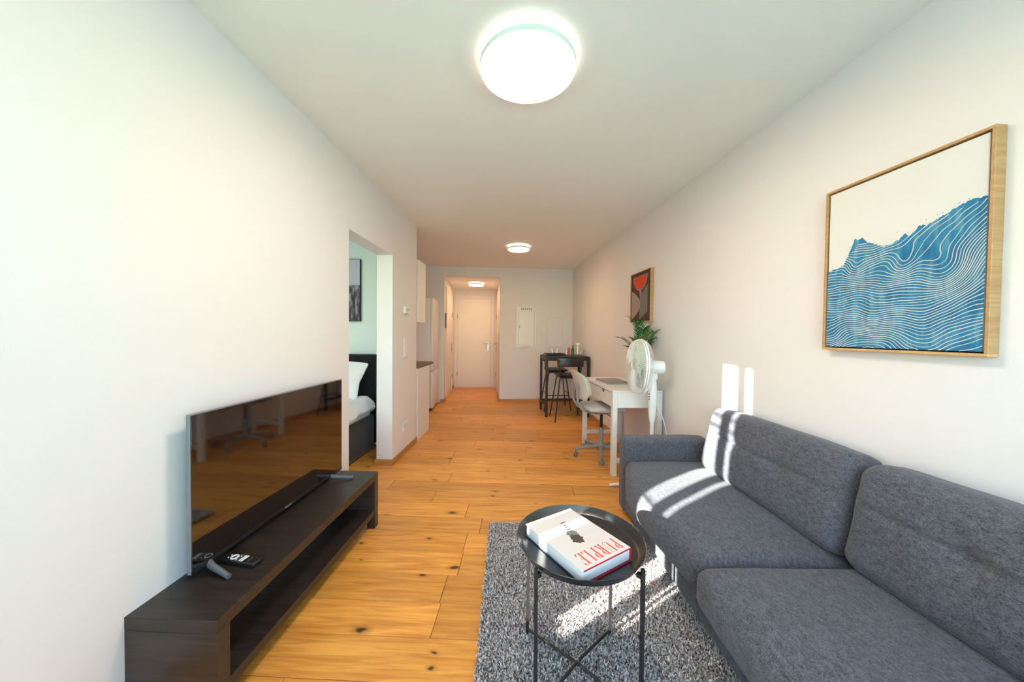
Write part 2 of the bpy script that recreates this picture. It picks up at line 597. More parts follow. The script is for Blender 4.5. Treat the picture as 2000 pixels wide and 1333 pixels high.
def thing(name, label, cat, loc=(0, 0, 0), rotz=0, group=None):
    o = bpy.data.objects.new(name, None)
    o.empty_display_size = 0.1
    C.objects.link(o)
    o.location = loc
    o.rotation_euler = (0, 0, rotz)
    o['label'] = label
    o['category'] = cat
    if group: o['group'] = group
    return o

def tag(o, label, cat, group=None):
    o['label'] = label
    o['category'] = cat
    if group: o['group'] = group
    return o

def copy_tree(src, loc, rotz, label, group=None, name=None):
    r = src.copy(); C.objects.link(r)
    r.location = loc; r.rotation_euler = (0, 0, rotz)
    r['label'] = label
    if group: r['group'] = group
    for ch in list(src.children):
        c = ch.copy(); C.objects.link(c); c.parent = r
        for g in list(ch.children):
            d = g.copy(); C.objects.link(d); d.parent = c
    return r

def boxobj(name, a, b, m, parent=None, bev=0.0, **k):
    bm = new_bm()
    add_box(bm, a, b, bev, seg=2 if bev else 1)
    return obj(name, bm, m, parent, **k)

def struct(name, bm, m, parent=None):
    return obj(name, bm, m, parent, smooth=False, kind='structure')

# ------------------------------------------------------------------ the setting
XR, YF, ZC = 1.592, 6.27, 2.476          # right wall, far wall, ceiling
LA, LB = -1.266, 0.1146                   # left wall: x = LA + LB*y
def lx(y): return LA + LB*y
ANG = math.atan(LB)
YB = -0.85                                # wall behind the camera
HX0, HX1, HYE, HZC = -0.78, 0.236, 8.02, 2.305
LT = 0.15                                 # thickness of the left wall
YK = 3.98                                 # end of the left wall

# floor: planks lie square to the left wall
ca, sa = math.cos(ANG), math.sin(ANG)
def uv2xy(u, v): return (u*ca + v*sa, -u*sa + v*ca)
bm = new_bm()
add_prism(bm, [(-4.3, -1.0), (1.75, -1.0), (1.75, 8.3), (-4.3, 8.3)], -0.16, -0.020)
floor = struct('floor', bm, M['subfloor'])
PW = 0.185
rng = random.Random(3)
fixed = {1: (-0.382,), 2: (-0.391,), 3: (-0.344,), 4: (-0.351,), 7: (-0.696,), 9: (-0.649,), 10: (0.261,)}
V0 = 1.366 - PW
ri = 0
k0 = int((YB - 0.35 - V0)/PW) - 1
for k in range(k0, 38):
    v0 = V0 + k*PW
    v1 = v0 + PW
    vm = (v0+v1)/2
    # room extent of this row
    yl = vm - 0.03
    if vm > 6.52:
        u0, u1 = HX0-0.95, HX1-0.60
    elif vm > 4.0:
        u0, u1 = -2.25, 1.2
    elif vm > 1.25:
        u0, u1 = -2.15, 1.55
    else:
        u0, u1 = -1.45, 1.75
    cuts = [u0]
    if (k) in fixed:
        js = [q for q in fixed[k]]
        a = js[0]
        while a - 1.9 > u0+0.3: a -= 1.9
        cuts.append(a)
        a += rng.uniform(1.3, 1.9)
    else:
        a = u0 + rng.uniform(0.4, 1.9)
    while a < u1 - 0.25:
        if a > cuts[-1]+0.01: cuts.append(a)
        a += rng.choice([1.2, 1.5, 1.9, 1.9])
    cuts.append(u1)
    cuts = sorted(set(cuts))
    for a, b in zip(cuts, cuts[1:]):
        if b-a < 0.05: continue
        bm = new_bm()
        g = 0.0010
        L2, W2 = (b-a)/2-g, PW/2-g
        add_box(bm, (-L2, -W2, -0.020), (L2, W2, 0.0), 0)
        # eased top edges
        top = [e for e in bm.edges if all(v.co.z > -0.001 for v in e.verts)]
        bmesh.ops.bevel(bm, geom=top, offset=0.0020, segments=1, affect='EDGES')
        x, y = uv2xy((a+b)/2, (v0+v1)/2)
        obj('plank', bm, M['oak'], floor, loc=(x, y, rng.uniform(-0.0003, 0.0003)), rotz=-ANG, smooth=False)

# left wall with the opening to the bedroom and, behind the frame's edge, a tall narrow window
def leftpoly(y0, y1, t=LT):
    nx, ny = -ca, sa      # outward normal of the left wall
    a = (lx(y0), y0); b = (lx(y1), y1)
    return [a, b, (b[0]+nx*t, b[1]+ny*t), (a[0]+nx*t, a[1]+ny*t)]
OY0, OY1, OZ = 2.497, 3.282, 1.992
SY0, SY1, SZ0, SZ1 = 0.20, 0.62, 0.60, 2.20
bm = new_bm()
add_prism(bm, leftpoly(YB-0.15, SY0), 0, ZC)
add_prism(bm, leftpoly(SY0, SY1), 0, SZ0)
add_prism(bm, leftpoly(SY0, SY1), SZ1, ZC)
add_prism(bm, leftpoly(SY1, OY0), 0, ZC)
add_prism(bm, leftpoly(OY0, OY1), OZ, ZC)
add_prism(bm, leftpoly(OY1, YK), 0, ZC)
struct('wall_left', bm, M['wall'])
# right wall
bm = new_bm(); add_box(bm, (XR, YB-0.15, 0), (XR+0.15, YF+0.15, ZC)); struct('wall_right', bm, M['wall'])
# far wall with the hall opening
bm = new_bm()
add_box(bm, (-1.60, YF, 0), (HX0, YF+0.12, ZC))
add_box(bm, (HX1, YF, 0), (XR, YF+0.12, ZC))
add_box(bm, (HX0, YF, HZC), (HX1, YF+0.12, ZC))
struct('wall_far', bm, M['wall'])
# hall
bm = new_bm(); add_box(bm, (HX0-0.12, YF+0.12, 0), (HX0, HYE+0.1, HZC)); struct('wall_hall_left', bm, M['wall'])
bm = new_bm(); add_box(bm, (HX1, YF+0.12, 0), (HX1+0.12, HYE+0.1, HZC)); struct('wall_hall_right', bm, M['wall'])
bm = new_bm(); add_box(bm, (HX0, HYE, 0), (HX1, HYE+0.1, HZC)); struct('wall_hall_end', bm, M['wall'])
bm = new_bm(); add_box(bm, (HX0-0.12, YF+0.12, HZC), (HX1+0.12, HYE+0.1, HZC+0.1)); struct('ceiling_hall', bm, M['ceiling'])
# main ceiling
bm = new_bm()
add_prism(bm, [(lx(YB)-0.12, YB-0.15), (XR+0.15, YB-0.15), (XR+0.15, YF+0.15), (-4.2, YF+0.15), (-4.2, 0.85), (lx(0.85)-0.15, 0.85)], ZC, ZC+0.12)
struct('ceiling', bm, M['ceiling'])
# partition between bedroom and kitchen, kitchen back wall
def bw(x): return 3.875 - (x+0.95)*LB
bx1 = lx(YK)-LT*ca+0.004
bm = new_bm(); add_prism(bm, [(-4.1, bw(-4.1)), (bx1, bw(bx1)), (bx1, bw(bx1)+0.1), (-4.1, bw(-4.1)+0.1)], 0, ZC); struct('wall_bedroom_far', bm, M['green_cast_wall'])
bm = new_bm(); add_box(bm, (-1.60, 4.06, 0), (-1.50, YF, ZC)); struct('wall_kitchen', bm, M['wall'])
bm = new_bm(); add_box(bm, (-4.2, 0.85, 0), (-4.1, 4.35, ZC)); struct('wall_bedroom_left', bm, M['green_cast_wall'])
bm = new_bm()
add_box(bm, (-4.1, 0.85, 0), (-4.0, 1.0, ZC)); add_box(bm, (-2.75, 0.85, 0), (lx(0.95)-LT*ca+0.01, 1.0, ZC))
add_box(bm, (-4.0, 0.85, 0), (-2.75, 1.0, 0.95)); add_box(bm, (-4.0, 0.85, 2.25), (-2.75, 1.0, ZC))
struct('wall_bedroom_near', bm, M['green_cast_wall'])
# wall behind the camera with a wide balcony door
WX0, WX1, WZ0, WZ1 = -0.90, 1.40, 0.12, 2.32
bm = new_bm()
add_box(bm, (lx(YB)-0.1, YB-0.15, 0), (WX0, YB, ZC)); add_box(bm, (WX1, YB-0.15, 0), (XR, YB, ZC))
add_box(bm, (WX0, YB-0.15, 0), (WX1, YB, WZ0)); add_box(bm, (WX0, YB-0.15, WZ1), (WX1, YB, ZC))
struct('wall_behind', bm, M['wall'])

def window(name, x0, x1, z0, z1, y, n):
    """framed panes in a wall that faces -y"""
    bm = new_bm()
    f, d = 0.06, 0.07
    add_box(bm, (x0, y-d/2, z0), (x1, y+d/2, z0+f)); add_box(bm, (x0, y-d/2, z1-f), (x1, y+d/2, z1))
    add_box(bm, (x0, y-d/2, z0+f), (x0+f, y+d/2, z1-f)); add_box(bm, (x1-f, y-d/2, z0+f), (x1, y+d/2, z1-f))
    wd = (x1-x0-2*f)/n
    for i in range(1, n):
        add_box(bm, (x0+f+i*wd-f, y-d/2, z0+f), (x0+f+i*wd+f, y+d/2, z1-f))
    o = struct(name, bm, M['plastic_white'])
    for i in range(n):
        a = x0+f+i*wd + (f if i else 0); b = x0+f+(i+1)*wd - (f if i < n-1 else 0)
        boxobj('pane', (a, y-0.004, z0+f), (b, y+0.004, z1-f), M['window_glass'], o)
    return o
window('window_1', WX0, WX1, WZ0, WZ1, YB-0.09, 3)
window('window_2', -4.0, -2.75, 0.95, 2.25, 0.92, 2)
# the narrow side window, two slits of light: frame, mullion and thin glazing bars
def side_window():
    t0 = 0.055
    def L3(y, z, t):   # point inside the left wall
        return (lx(y)-ca*t, y+sa*t, z)
    bm = new_bm()
    def bar(y0, y1, z0, z1, ta=0.06, tb=0.12):
        vs = [L3(y, z, t) for y in (y0, y1) for z in (z0, z1) for t in (ta, tb)]
        V = [bm.verts.new(p) for p in vs]
        for q in ((0, 1, 3, 2), (4, 6, 7, 5), (0, 4, 5, 1), (2, 3, 7, 6), (0, 2, 6, 4), (1, 5, 7, 3)):
            bm.faces.new([V[i] for i in q])
    bar(SY0, SLIT[0], SZ0, SZ1); bar(SLIT[1], SLIT[2], SZ0, SZ1); bar(SLIT[3], SY1, SZ0, SZ1)
    bar(SY0, SY1, SZ0, SZ0+0.03); bar(SLIT[0], SLIT[1], SZ0, SZ0+0.13); bar(SY0, SY1, SZ1-0.03, SZ1)
    for z in (1.22, 1.74, 1.81):
        bar(SY0, SY1, z-0.006, z+0.006, 0.085, 0.095)
    o = struct('window_3', bm, M['plastic_white'])
    bm = new_bm()
    bar2 = [L3(y, z, t) for y in (SY0, SY1) for z in (SZ0, SZ1) for t in (0.088, 0.092)]
    V = [bm.verts.new(p) for p in bar2]
    for q in ((0, 1, 3, 2), (4, 6, 7, 5), (0, 4, 5, 1), (2, 3, 7, 6), (0, 2, 6, 4), (1, 5, 7, 3)):
        bm.faces.new([V[i] for i in q])
    obj('pane', bm, M['window_glass'], o, smooth=False)
SLIT = (0.255, 0.337, 0.385, 0.552)
side_window()
# outside: lawn, and an added unseen wall keeping sun off the wide window
bm = new_bm(); add_box(bm, (-25, -30, -0.6), (25, 0.8, -0.3)); struct('ground_lawn', bm, M['grass'])
bm = new_bm(); add_box(bm, (lx(YB)-0.12, YB-2.6, -0.3), (lx(YB)-0.02, YB-0.15, 2.7)); struct('wall_sun_block', bm, M['wall'])

# baseboards
BH, BT = 0.058, 0.014
def base_strip(name, x0, y0, x1, y1, side):
    d = Vector((x1-x0, y1-y0, 0)); n = Vector((-d.y, d.x, 0)).normalized()*side
    bm = new_bm()
    add_prism(bm, [(x0, y0), (x1, y1), (x1+n.x*BT, y1+n.y*BT), (x0+n.x*BT, y0+n.y*BT)], 0.0, BH)
    return struct(name, bm, M['oak_trim'])
base_strip('baseboard_right', XR, YB, XR, YF, 1)
base_strip('baseboard_far', HX1, YF, XR-BT, YF, -1)
base_strip('baseboard_far', -0.84, YF, HX0, YF, -1)
base_strip('baseboard_left', lx(OY1), OY1, lx(YK), YK, -1)
base_strip('baseboard_left', lx(YB), YB, lx(OY0), OY0, -1)
p0 = (lx(OY1)+0.012, OY1); 
base_strip('baseboard_jamb', lx(OY1)+0.014, OY1+0.0016, lx(OY1)-ca*(LT+0.014), OY1+sa*(LT+0.014), 1)
base_strip('baseboard_hall_left', HX0, YF, HX0, 6.50, -1)
base_strip('baseboard_hall_left', HX0, 7.62, HX0, HYE, -1)
base_strip('baseboard_hall_right', HX1, YF, HX1, 7.02, 1)

# ------------------------------------------------------------------ doors of the hall
def lever(parent, M4, m=None):
    m = m or M['steel']
    bm = new_bm()
    add_box(bm, (-0.02, -0.008, -0.16), (0.02, 0.0, 0.06), 0.004, M4)
    add_tube(bm, [M4 @ Vector(p) for p in ((0, -0.005, 0.02), (0, -0.05, 0.02), (-0.02, -0.055, 0.02), (-0.13, -0.055, 0.02))], 0.009, 8)
    add_lathe(bm, [(0.012, 0), (0.012, 0.010), (0, 0.010)], (0, 0, 0), 12, M4 @ Matrix.Translation((0, -0.008, -0.09)) @ Matrix.Rotation(PI/2, 4, 'X'))
    return obj('handle', bm, m, parent)

def door(name, w, h, M4, hinge_side=-1, handle_side=1):
    """local: door face at y=0 looking to -y, centred on x"""
    bm = new_bm()
    fr = 0.07
    for a, b in (((-w/2-fr, -0.018, 0), (-w/2, 0.0, h+fr)), ((w/2, -0.018, 0), (w/2+fr, 0.0, h+fr)), ((-w/2, -0.018, h), (w/2, 0.0, h+fr))):
        add_box(bm, a, b, 0.004, M4)
    o = obj(name, bm, M['door'], smooth=False)
    o['kind'] = 'structure'
    bm = new_bm()
    add_box(bm, (-w/2+0.003, -0.010, 0.006), (w/2-0.003, -0.001, h-0.003), 0.002, M4)
    leaf = obj('leaf', bm, M['door'], o, smooth=False)
    lever(leaf, M4 @ Matrix.Translation((handle_side*(w/2-0.07), -0.010, 1.01)) @ Matrix.Diagonal((handle_side, 1, 1, 1)))
    for z in (0.32, h-0.42):
        bm = new_bm()
        add_tube(bm, [M4 @ Vector((hinge_side*(w/2+0.004), -0.022, z-0.045)), M4 @ Vector((hinge_side*(w/2+0.004), -0.022, z+0.045))], 0.009, 8)
        obj('hinge', bm, M['steel'], o)
    return o
door('door_1', 0.78, 2.08, Matrix.Translation((-0.295, HYE, 0)))
door('door_2', 0.98, 2.08, Matrix.Translation((HX0, 7.06, 0)) @ Matrix.Rotation(PI/2, 4, 'Z'), 1, 1)
door('door_3', 0.82, 2.08, Matrix.Translation((HX1, 7.52, 0)) @ Matrix.Rotation(-PI/2, 4, 'Z'), -1, -1)

# ------------------------------------------------------------------ ceiling lamps
def ceiling_lamp(label, loc, R, glow, h=0.052):
    t = thing('ceiling_lamp', label, 'lamp', loc, 0, 'round ceiling lamps')
    bm = new_bm(); add_lathe(bm, [(R*0.80, -0.0), (R*0.80, -0.022), (0, -0.022)], seg=56); obj('base', bm, M['lamp_base'], t)
    bm = new_bm(); add_lathe(bm, [(R*0.82, -0.0225), (R*0.93, -0.0225), (R*0.93, -0.0125), (R*0.82, -0.0125)], seg=64); obj('halo_strip', bm, M['lamp_halo'], t)
    bm = new_bm(); add_lathe(bm, [(0, -0.024), (R-0.004, -0.024), (R, -0.028), (R, -h+0.006), (R-0.001, -h+0.003), (R-0.003, -h+0.003), (R-0.004, -h+0.012), (0, -h+0.012)], seg=72)
    obj('rim', bm, M['lamp_base'], t)
    bm = new_bm(); add_lathe(bm, [(0, -h+0.011), (R-0.0045, -h+0.011), (R-0.0045, -h+0.002), (R-0.014, -h-0.003), (R*0.6, -h-0.009), (0, -h-0.012)], seg=72)
    obj('diffuser', bm, glow, t)
    return t
ceiling_lamp('large round ceiling lamp nearest the window end, above the grey rug', (0.170, 1.525, ZC), 0.212, M['lamp_glow_main'])
ceiling_lamp('round ceiling lamp in the middle of the living room, above the bare floor', (0.425, 4.70, ZC), 0.150, M['lamp_glow_mid'])
ceiling_lamp('small round ceiling lamp glowing in the hallway before the white door', (-0.225, 7.05, HZC), 0.155, M['lamp_glow'])

# ------------------------------------------------------------------ tv bench, parallel to the left wall
BX, BY = -0.835, 1.108        # near front corner of its top
BLN, BDP, BHT = 1.165, 0.322, 0.352
# local frame: x = along the depth away from the wall, y = along the wall; origin at the near wall corner
def bench():
    t = thing('tv_bench', 'long low black-brown tv bench with an open shelf, against the left wall', 'tv bench', (BX-ca*BDP, BY+sa*BDP, 0), -ANG)
    th, lg = 0.042, 0.05
    m = M['black_wood']
    bm = new_bm(); add_box(bm, (0, 0, BHT-th), (BDP, BLN, BHT), 0.0012); top = obj('top', bm, m, t)
    bm = new_bm(); add_box(bm, (0.002, lg, 0.085), (BDP-0.004, BLN-lg, 0.085+0.036), 0.001); obj('shelf', bm, m, t)
    # the near end is a closed panel, the far end stands on legs with an upper panel
    bm = new_bm(); add_box(bm, (0, 0, 0), (BDP, lg, BHT-th-0.0012), 0.0012); obj('side_panel', bm, m, t)
    bm = new_bm(); add_box(bm, (0, BLN-lg, 0.085), (BDP, BLN, BHT-th-0.0012), 0.0012); obj('side_panel', bm, m, t)
    for x in (0.0, BDP-lg):
        bm = new_bm(); add_box(bm, (x, BLN-lg, 0), (x+lg, BLN, 0.0845), 0.0012); obj('leg', bm, m, t)
    bm = new_bm(); add_box(bm, (0.004, lg, 0.121), (0.016, BLN-lg, BHT-th)); obj('back_panel', bm, m, t)
bench()
def bxy(u, v):   # bench local -> world
    return (BX-ca*BDP + u*ca + v*sa, BY+sa*BDP - u*sa + v*ca)

# ------------------------------------------------------------------ television
def television():
    a = Vector((-1.058, 1.285)); b = Vector((-0.931, 2.250))
    d = b-a; ln = d.length
    ang = math.atan2(d.y, d.x)
    z0 = 0.352
    t = thing('television', 'flat black television with glossy screen standing on the low bench', 'television', (a.x, a.y, z0), ang)
    # local x along the screen away from the camera, local -y towards the room
    H0, H1 = 0.028, 0.608
    bm = new_bm(); add_box(bm, (0, -0.004, H0), (ln, 0.010, H1), 0.002); body = obj('body', bm, M['grey_plastic'], t, label='slim grey casing')
    bm = new_bm(); add_box(bm, (0.12, 0.0105, H0+0.05), (ln-0.12, 0.036, H0+0.36), 0.008); obj('rear_cover', bm, M['black_plastic'], t)
    bm = new_bm(); add_box(bm, (0.004, -0.0065, H0+0.014), (ln-0.004, -0.0035, H1-0.004), 0.0008); obj('screen', bm, M['screen'], t)
    bm = new_bm(); add_box(bm, (0.002, -0.008, H0), (ln-0.002, -0.0035, H0+0.0135), 0.001); obj('bezel', bm, M['black_plastic'], t)
    bm = new_bm(); add_box(bm, (ln/2-0.022, -0.0095, H0+0.003), (ln/2+0.022, -0.0078, H0+0.010), 0.0005); obj('badge', bm, M['grey_plastic'], t)
    for x, s in ((0.075, -1), (ln-0.12, 1)):
        bm = new_bm()
        for q in (-1, 1):
            add_tube(bm, [(x, 0.010+q*0.006, H0+0.004), (x+s*0.012, q*0.030+0.008, 0.022), (x+s*0.045, q*(0.125 if q < 0 else 0.030)+0.004, 0.0095)], [0.012, 0.012, 0.009], 10)
        obj('leg', bm, M['tv_grey'], t)
television()

# remote control in front of the television
def remote():
    a = Vector(bxy(0.085, 0.278)); b = Vector(bxy(0.085+0.155, 0.278-0.020))
    d = b-a
    t = thing('remote_control', 'black remote control with white keys lying on the bench before the television', 'remote', (a.x, a.y, 0.353), math.atan2(d.y, d.x))
    bm = new_bm(); add_box(bm, (0, -0.022, 0), (0.165, 0.022, 0.017), 0.005, seg=3); obj('body', bm, M['black_plastic'], t)
    zt = 0.0172
    bm = new_bm(); add_ring(bm, (0.058, 0, zt), 0.012, 0.0032, 28, 6); obj('ring_key', bm, M['white_ink'], t)
    for x in (0.092, 0.102):
        bm = new_bm(); add_box(bm, (x, -0.017, zt-0.001), (x+0.006, 0.017, zt+0.002), 0.0008); obj('white_key', bm, M['white_ink'], t)
    for x, y in ((0.036, -0.006), (0.036, 0.008), (0.078, -0.011), (0.078, 0.010)):
        bm = new_bm(); add_lathe(bm, [(0.0028, zt-0.001), (0.0026, zt+0.0015), (0, zt+0.002)], (x, y, 0), 10); obj('small_key', bm, M['white_ink'], t)
    bm = new_bm()
    for x in (0.072, 0.080, 0.086):
        for y in (-0.016, -0.005, 0.005, 0.016):
            add_box(bm, (x, y-0.002, zt-0.001), (x+0.003, y+0.002, zt+0.001))
    obj('key_rows', bm, M['grey_plastic'], t, kind='stuff')
    bm = new_bm(); add_box(bm, (0.128, -0.012, zt-0.001), (0.1295, 0.012, zt+0.0006)); obj('line', bm, M['grey_plastic'], t)
remote()

# ------------------------------------------------------------------ rug
SB = 0.062
cb, sb_ = math.cos(SB), math.sin(SB)
RO = Vector((0.031, 2.209))
def rug():
    t = thing('rug', 'grey mottled shaggy rug on the oak floor under the black side table', 'rug', (RO.x, RO.y, 0), -SB)
    bm = new_bm(); add_box(bm, (0.004, -2.0, 0.0005), (1.20, -0.004, 0.010), 0.003); obj('backing', bm, M['rug_back'], t)
    N = 150000
    g = np.random.default_rng(5)
    x = g.uniform(0.0, 0.98, N); y = g.uniform(-1.55, 0.0, N)
    h = g.uniform(0.015, 0.029, N)
    w_ = g.uniform(0.0013, 0.0025, N)
    th = g.uniform(0, 2*np.pi, N); le = g.uniform(0.003, 0.017, N); ph = g.uniform(0, 2*np.pi, N)
    wx, wy = np.cos(ph)*w_, np.sin(ph)*w_
    dx, dy = np.cos(th)*le, np.sin(th)*le
    zb = np.full(N, 0.008)
    V = np.zeros((N, 5, 3), np.float32)
    V[:, 0] = np.stack([x-wx, y-wy, zb], 1); V[:, 1] = np.stack([x+wx, y+wy, zb], 1)
    V[:, 2] = np.stack([x+wx+dx*.35, y+wy+dy*.35, zb+h*.62], 1); V[:, 3] = np.stack([x-wx+dx*.35, y-wy+dy*.35, zb+h*.62], 1)
    V[:, 4] = np.stack([x+dx, y+dy, zb+h*.92], 1)
    base = (np.arange(N)*5)[:, None]
    quads = base + np.array([[0, 1, 2, 3]])
    tris = base + np.array([[3, 2, 4]])
    me = bpy.data.meshes.new('pile')
    me.vertices.add(N*5); me.vertices.foreach_set('co', V.reshape(-1))
    loops = np.concatenate([quads.reshape(-1), tris.reshape(-1)]).astype(np.int32)
    me.loops.add(len(loops)); me.loops.foreach_set('vertex_index', loops)
    me.polygons.add(2*N)
    st = np.concatenate([np.arange(N)*4, N*4 + np.arange(N)*3]).astype(np.int32)
    me.polygons.foreach_set('loop_start', st)
    me.polygons.foreach_set('loop_total', np.concatenate([np.full(N, 4), np.full(N, 3)]).astype(np.int32))
    me.update(calc_edges=True)
    me.materials.append(M['rug_pile'])
    o = bpy.data.objects.new('pile', me); C.objects.link(o); o.parent = t
    o['kind'] = 'stuff'
rug()

# ------------------------------------------------------------------ sofa
SO = Vector((0.955, 2.33))      # front corner of the base by the far arm
def sofa():
    t = thing('sofa', 'dark grey fabric sofa with low tufted back cushions along the right wall', 'sofa', (SO.x, SO.y, 0), -SB)
    # local: x to the wall, y along the sofa (0 = far arm inner face, negative towards the camera)
    m = M['sofa']
    Ls = 2.18
    def soft(p, amp, sc):
        return amp*noise.noise(Vector(p)*sc)
    # base
    def fb(p, u):
        return p + Vector((soft(p, 0.004, 5), 0, 0))
    bm = new_bm()
    add_rbox(bm, (0.60, Ls+0.02, 0.235), 0.018, (12, 40, 8), fb, Matrix.Translation((0.315, -Ls/2, 0.16)))
    obj('base', bm, m, t, angle=60)
    # far arm
    def fa(p, u):
        return p + Vector((0, 0, 0.006*(1-u.x*u.x))) + Vector((0, soft(p, 0.004, 6), soft(p, 0.003, 7)))
    bm = new_bm()
    add_rbox(bm, (0.60, 0.125, 0.52), 0.035, (22, 10, 20), fa, Matrix.Translation((0.30, -0.0025, 0.285)))
    obj('arm', bm, m, t, angle=60)
    # near arm, out of the frame
    bm = new_bm()
    add_rbox(bm, (0.60, 0.125, 0.52), 0.035, (16, 8, 14), fa, Matrix.Translation((0.30, -Ls-0.0, 0.285)))
    obj('arm', bm, m, t, angle=60)
    # back frame against the wall
    bm = new_bm()
    add_rbox(bm, (0.10, Ls-0.16, 0.50), 0.035, (8, 40, 16), None, Matrix.Translation((0.585, -Ls/2-0.07, 0.285)))
    obj('back_frame', bm, m, t, angle=60)
    # seat cushions
    def seat(y0, y1, sx, out=0.0):
        ln = y0-y1
        def fs(p, u):
            dz = 0.0
            if u.z > 0:
                dz = 0.036*max(0, 1-abs(u.x)**3)*max(0, 1-abs(u.y)**3) + soft(p+Vector((sx, 0, 0)), 0.006, 4.5)
            dx = 0.0
            if u.x < 0:
                yy = p.y+(y0+y1)/2
                dx = (-0.022*max(0, 1-u.y*u.y)*(1-abs(u.z)*0.4) + 0.075*math.exp(-((yy+0.06)/0.22)**2) - 0.03*math.exp(-((yy+0.62)/0.30)**2) - out) * max(0, -u.x) + soft(p+Vector((0, sx, 3)), 0.006, 5)*max(0, -u.x)
            return p + Vector((dx, 0, dz))
        bm = new_bm()
        add_rbox(bm, (0.64, ln, 0.150), 0.045, (30, 40, 12), fs, Matrix.Translation((0.25, (y0+y1)/2, 0.322)))
        o = obj('seat_cushion', bm, m, t, angle=70)
        # welt along the lower front edge
        bm = new_bm()
        add_tube(bm, [(-0.072+0.06*math.exp(-((y0-0.05-i*(ln-0.1)/30+0.06)/0.22)**2), y0-0.05-i*(ln-0.1)/30, 0.264+0.002*math.sin(i*1.7)) for i in range(31)], 0.003, 6)
        return o
    seat(-0.062, -1.118, 0.0)
    seat(-1.122, -2.115, 3.0, 0.028)
    # back cushions
    def back(y0, y1, tufts, sx):
        ln = y0-y1
        def fk(p, u):
            # u.z up, u.x thickness (-x is the front)
            q = p.copy()
            if u.x < 0:
                k = max(0, -u.x)
                q.x -= 0.028*max(0, 1-abs(u.y)**2.5)*max(0, 1-abs(u.z)**2)*k
                zt = 0.035
                gr = math.exp(-((p.z-zt)/0.010)**2)*0.014*max(0, 1-abs(u.y)**6)
                q.x += gr*k
                for ty in tufts:
                    r2 = ((p.y-ty)/0.055)**2 + ((p.z-zt)/0.045)**2
                    q.x += 0.020*math.exp(-r2)*k
                    # creases running off each tuft
                    for dy, dz in ((0.35, 1), (-0.3, 1), (0.6, -1), (-0.5, -1)):
                        s = ((p.y-ty)*dz - (p.z-zt)*dy)/math.hypot(dy, dz)
                        al = (p.y-ty)*dy + (p.z-zt)*dz
                        if al > 0:
                            q.x += 0.0045*math.exp(-(s/0.012)**2)*math.exp(-al/0.11)*k
                q.x += soft(p+Vector((sx, 1, 2)), 0.008, 5)*k + soft(p+Vector((sx, 1, 2)), 0.003, 16)*k
            if u.z > 0:
                q.z += (soft(p+Vector((0, sx, 0)), 0.010, 5) - 0.012*abs(u.y)**4)*u.z
            return q
        tilt = Matrix.Rotation(math.radians(11), 4, 'Y')
        bm = new_bm()
        add_rbox(bm, (0.185, ln, 0.415), 0.06, (14, 76, 44), fk, Matrix.Translation((0.563, (y0+y1)/2, 0.600)) @ tilt)
        o = obj('back_cushion', bm, m, t, angle=80)
        return o
    back(-0.19, -1.118, (0.17, -0.16), 0.0)
    back(-1.124, -2.10, (0.14, -0.22), 5.0)
    for x, y in ((0.06, -0.06), (0.06, -2.1), (0.55, -0.06), (0.55, -2.1)):
        bm = new_bm(); add_lathe(bm, [(0.022, 0.0355), (0.02, 0.05)], (x, y, 0), 14); obj('foot', bm, M['black_plastic'], t)
sofa()

# ------------------------------------------------------------------ side table and book
TC = Vector((0.342, 1.20))
TZ = 0.53
def side_table():
    t = thing('side_table', 'black round metal tray table on the rug, holding a white book', 'side table', (TC.x, TC.y, 0), 0)
    R = 0.226
    bm = new_bm()
    add_lathe(bm, [(0, TZ-0.028), (R-0.030, TZ-0.028), (R-0.018, TZ-0.025), (R-0.004, TZ-0.003), (R, TZ), (R+0.002, TZ-0.001), (R-0.001, TZ-0.006), (R-0.014, TZ-0.029), (R-0.024, TZ-0.033), (0, TZ-0.033)], seg=96)
    obj('tray', bm, M['tray'], t, angle=50)
    feet = [(0.177, 1.372), (0.514, 1.343), (0.502, 1.030), (0.166, 1.058)]
    zb = 0.012
    tops = []
    for fx, fy in feet:
        x, y = fx-TC.x, fy-TC.y
        d = Vector((x, y)).normalized()
        # legs rise outside the tray
        tp = d*(R+0.006)
        tops.append(tp)
        bm = new_bm()
        add_tube(bm, [(x, y, zb), (tp.x, tp.y, TZ-0.012)], 0.0078, 4)
        lg = obj('leg', bm, M['black_metal'], t)
        bm = new_bm()
        a = math.atan2(d.y, d.x)
        add_box(bm, (R-0.014, -0.008, TZ-0.045), (R+0.006, 0.008, TZ-0.030), 0.002, Matrix.Rotation(a, 4, 'Z'))
        obj('clamp', bm, M['black_metal'], t)
    for i in (0, 1):
        a = Vector((feet[i][0]-TC.x, feet[i][1]-TC.y)); b = Vector((feet[i+2][0]-TC.x, feet[i+2][1]-TC.y))
        bm = new_bm(); add_tube(bm, [(a.x, a.y, 0.042), (0, 0, 0.056+i*0.008), (b.x, b.y, 0.042)], 0.0052, 8)
        obj('cross_rod', bm, M['black_metal'], t)
    bm = new_bm(); add_lathe(bm, [(0.006, 0.048), (0.006, 0.070), (0, 0.072)], (0, 0, 0), 12); obj('rivet', bm, M['steel'], t)
M['tray'] = mat('tray_black_satin', (0.016, 0.018, 0.021), 0.27, spec=0.6, var=0.05)
side_table()

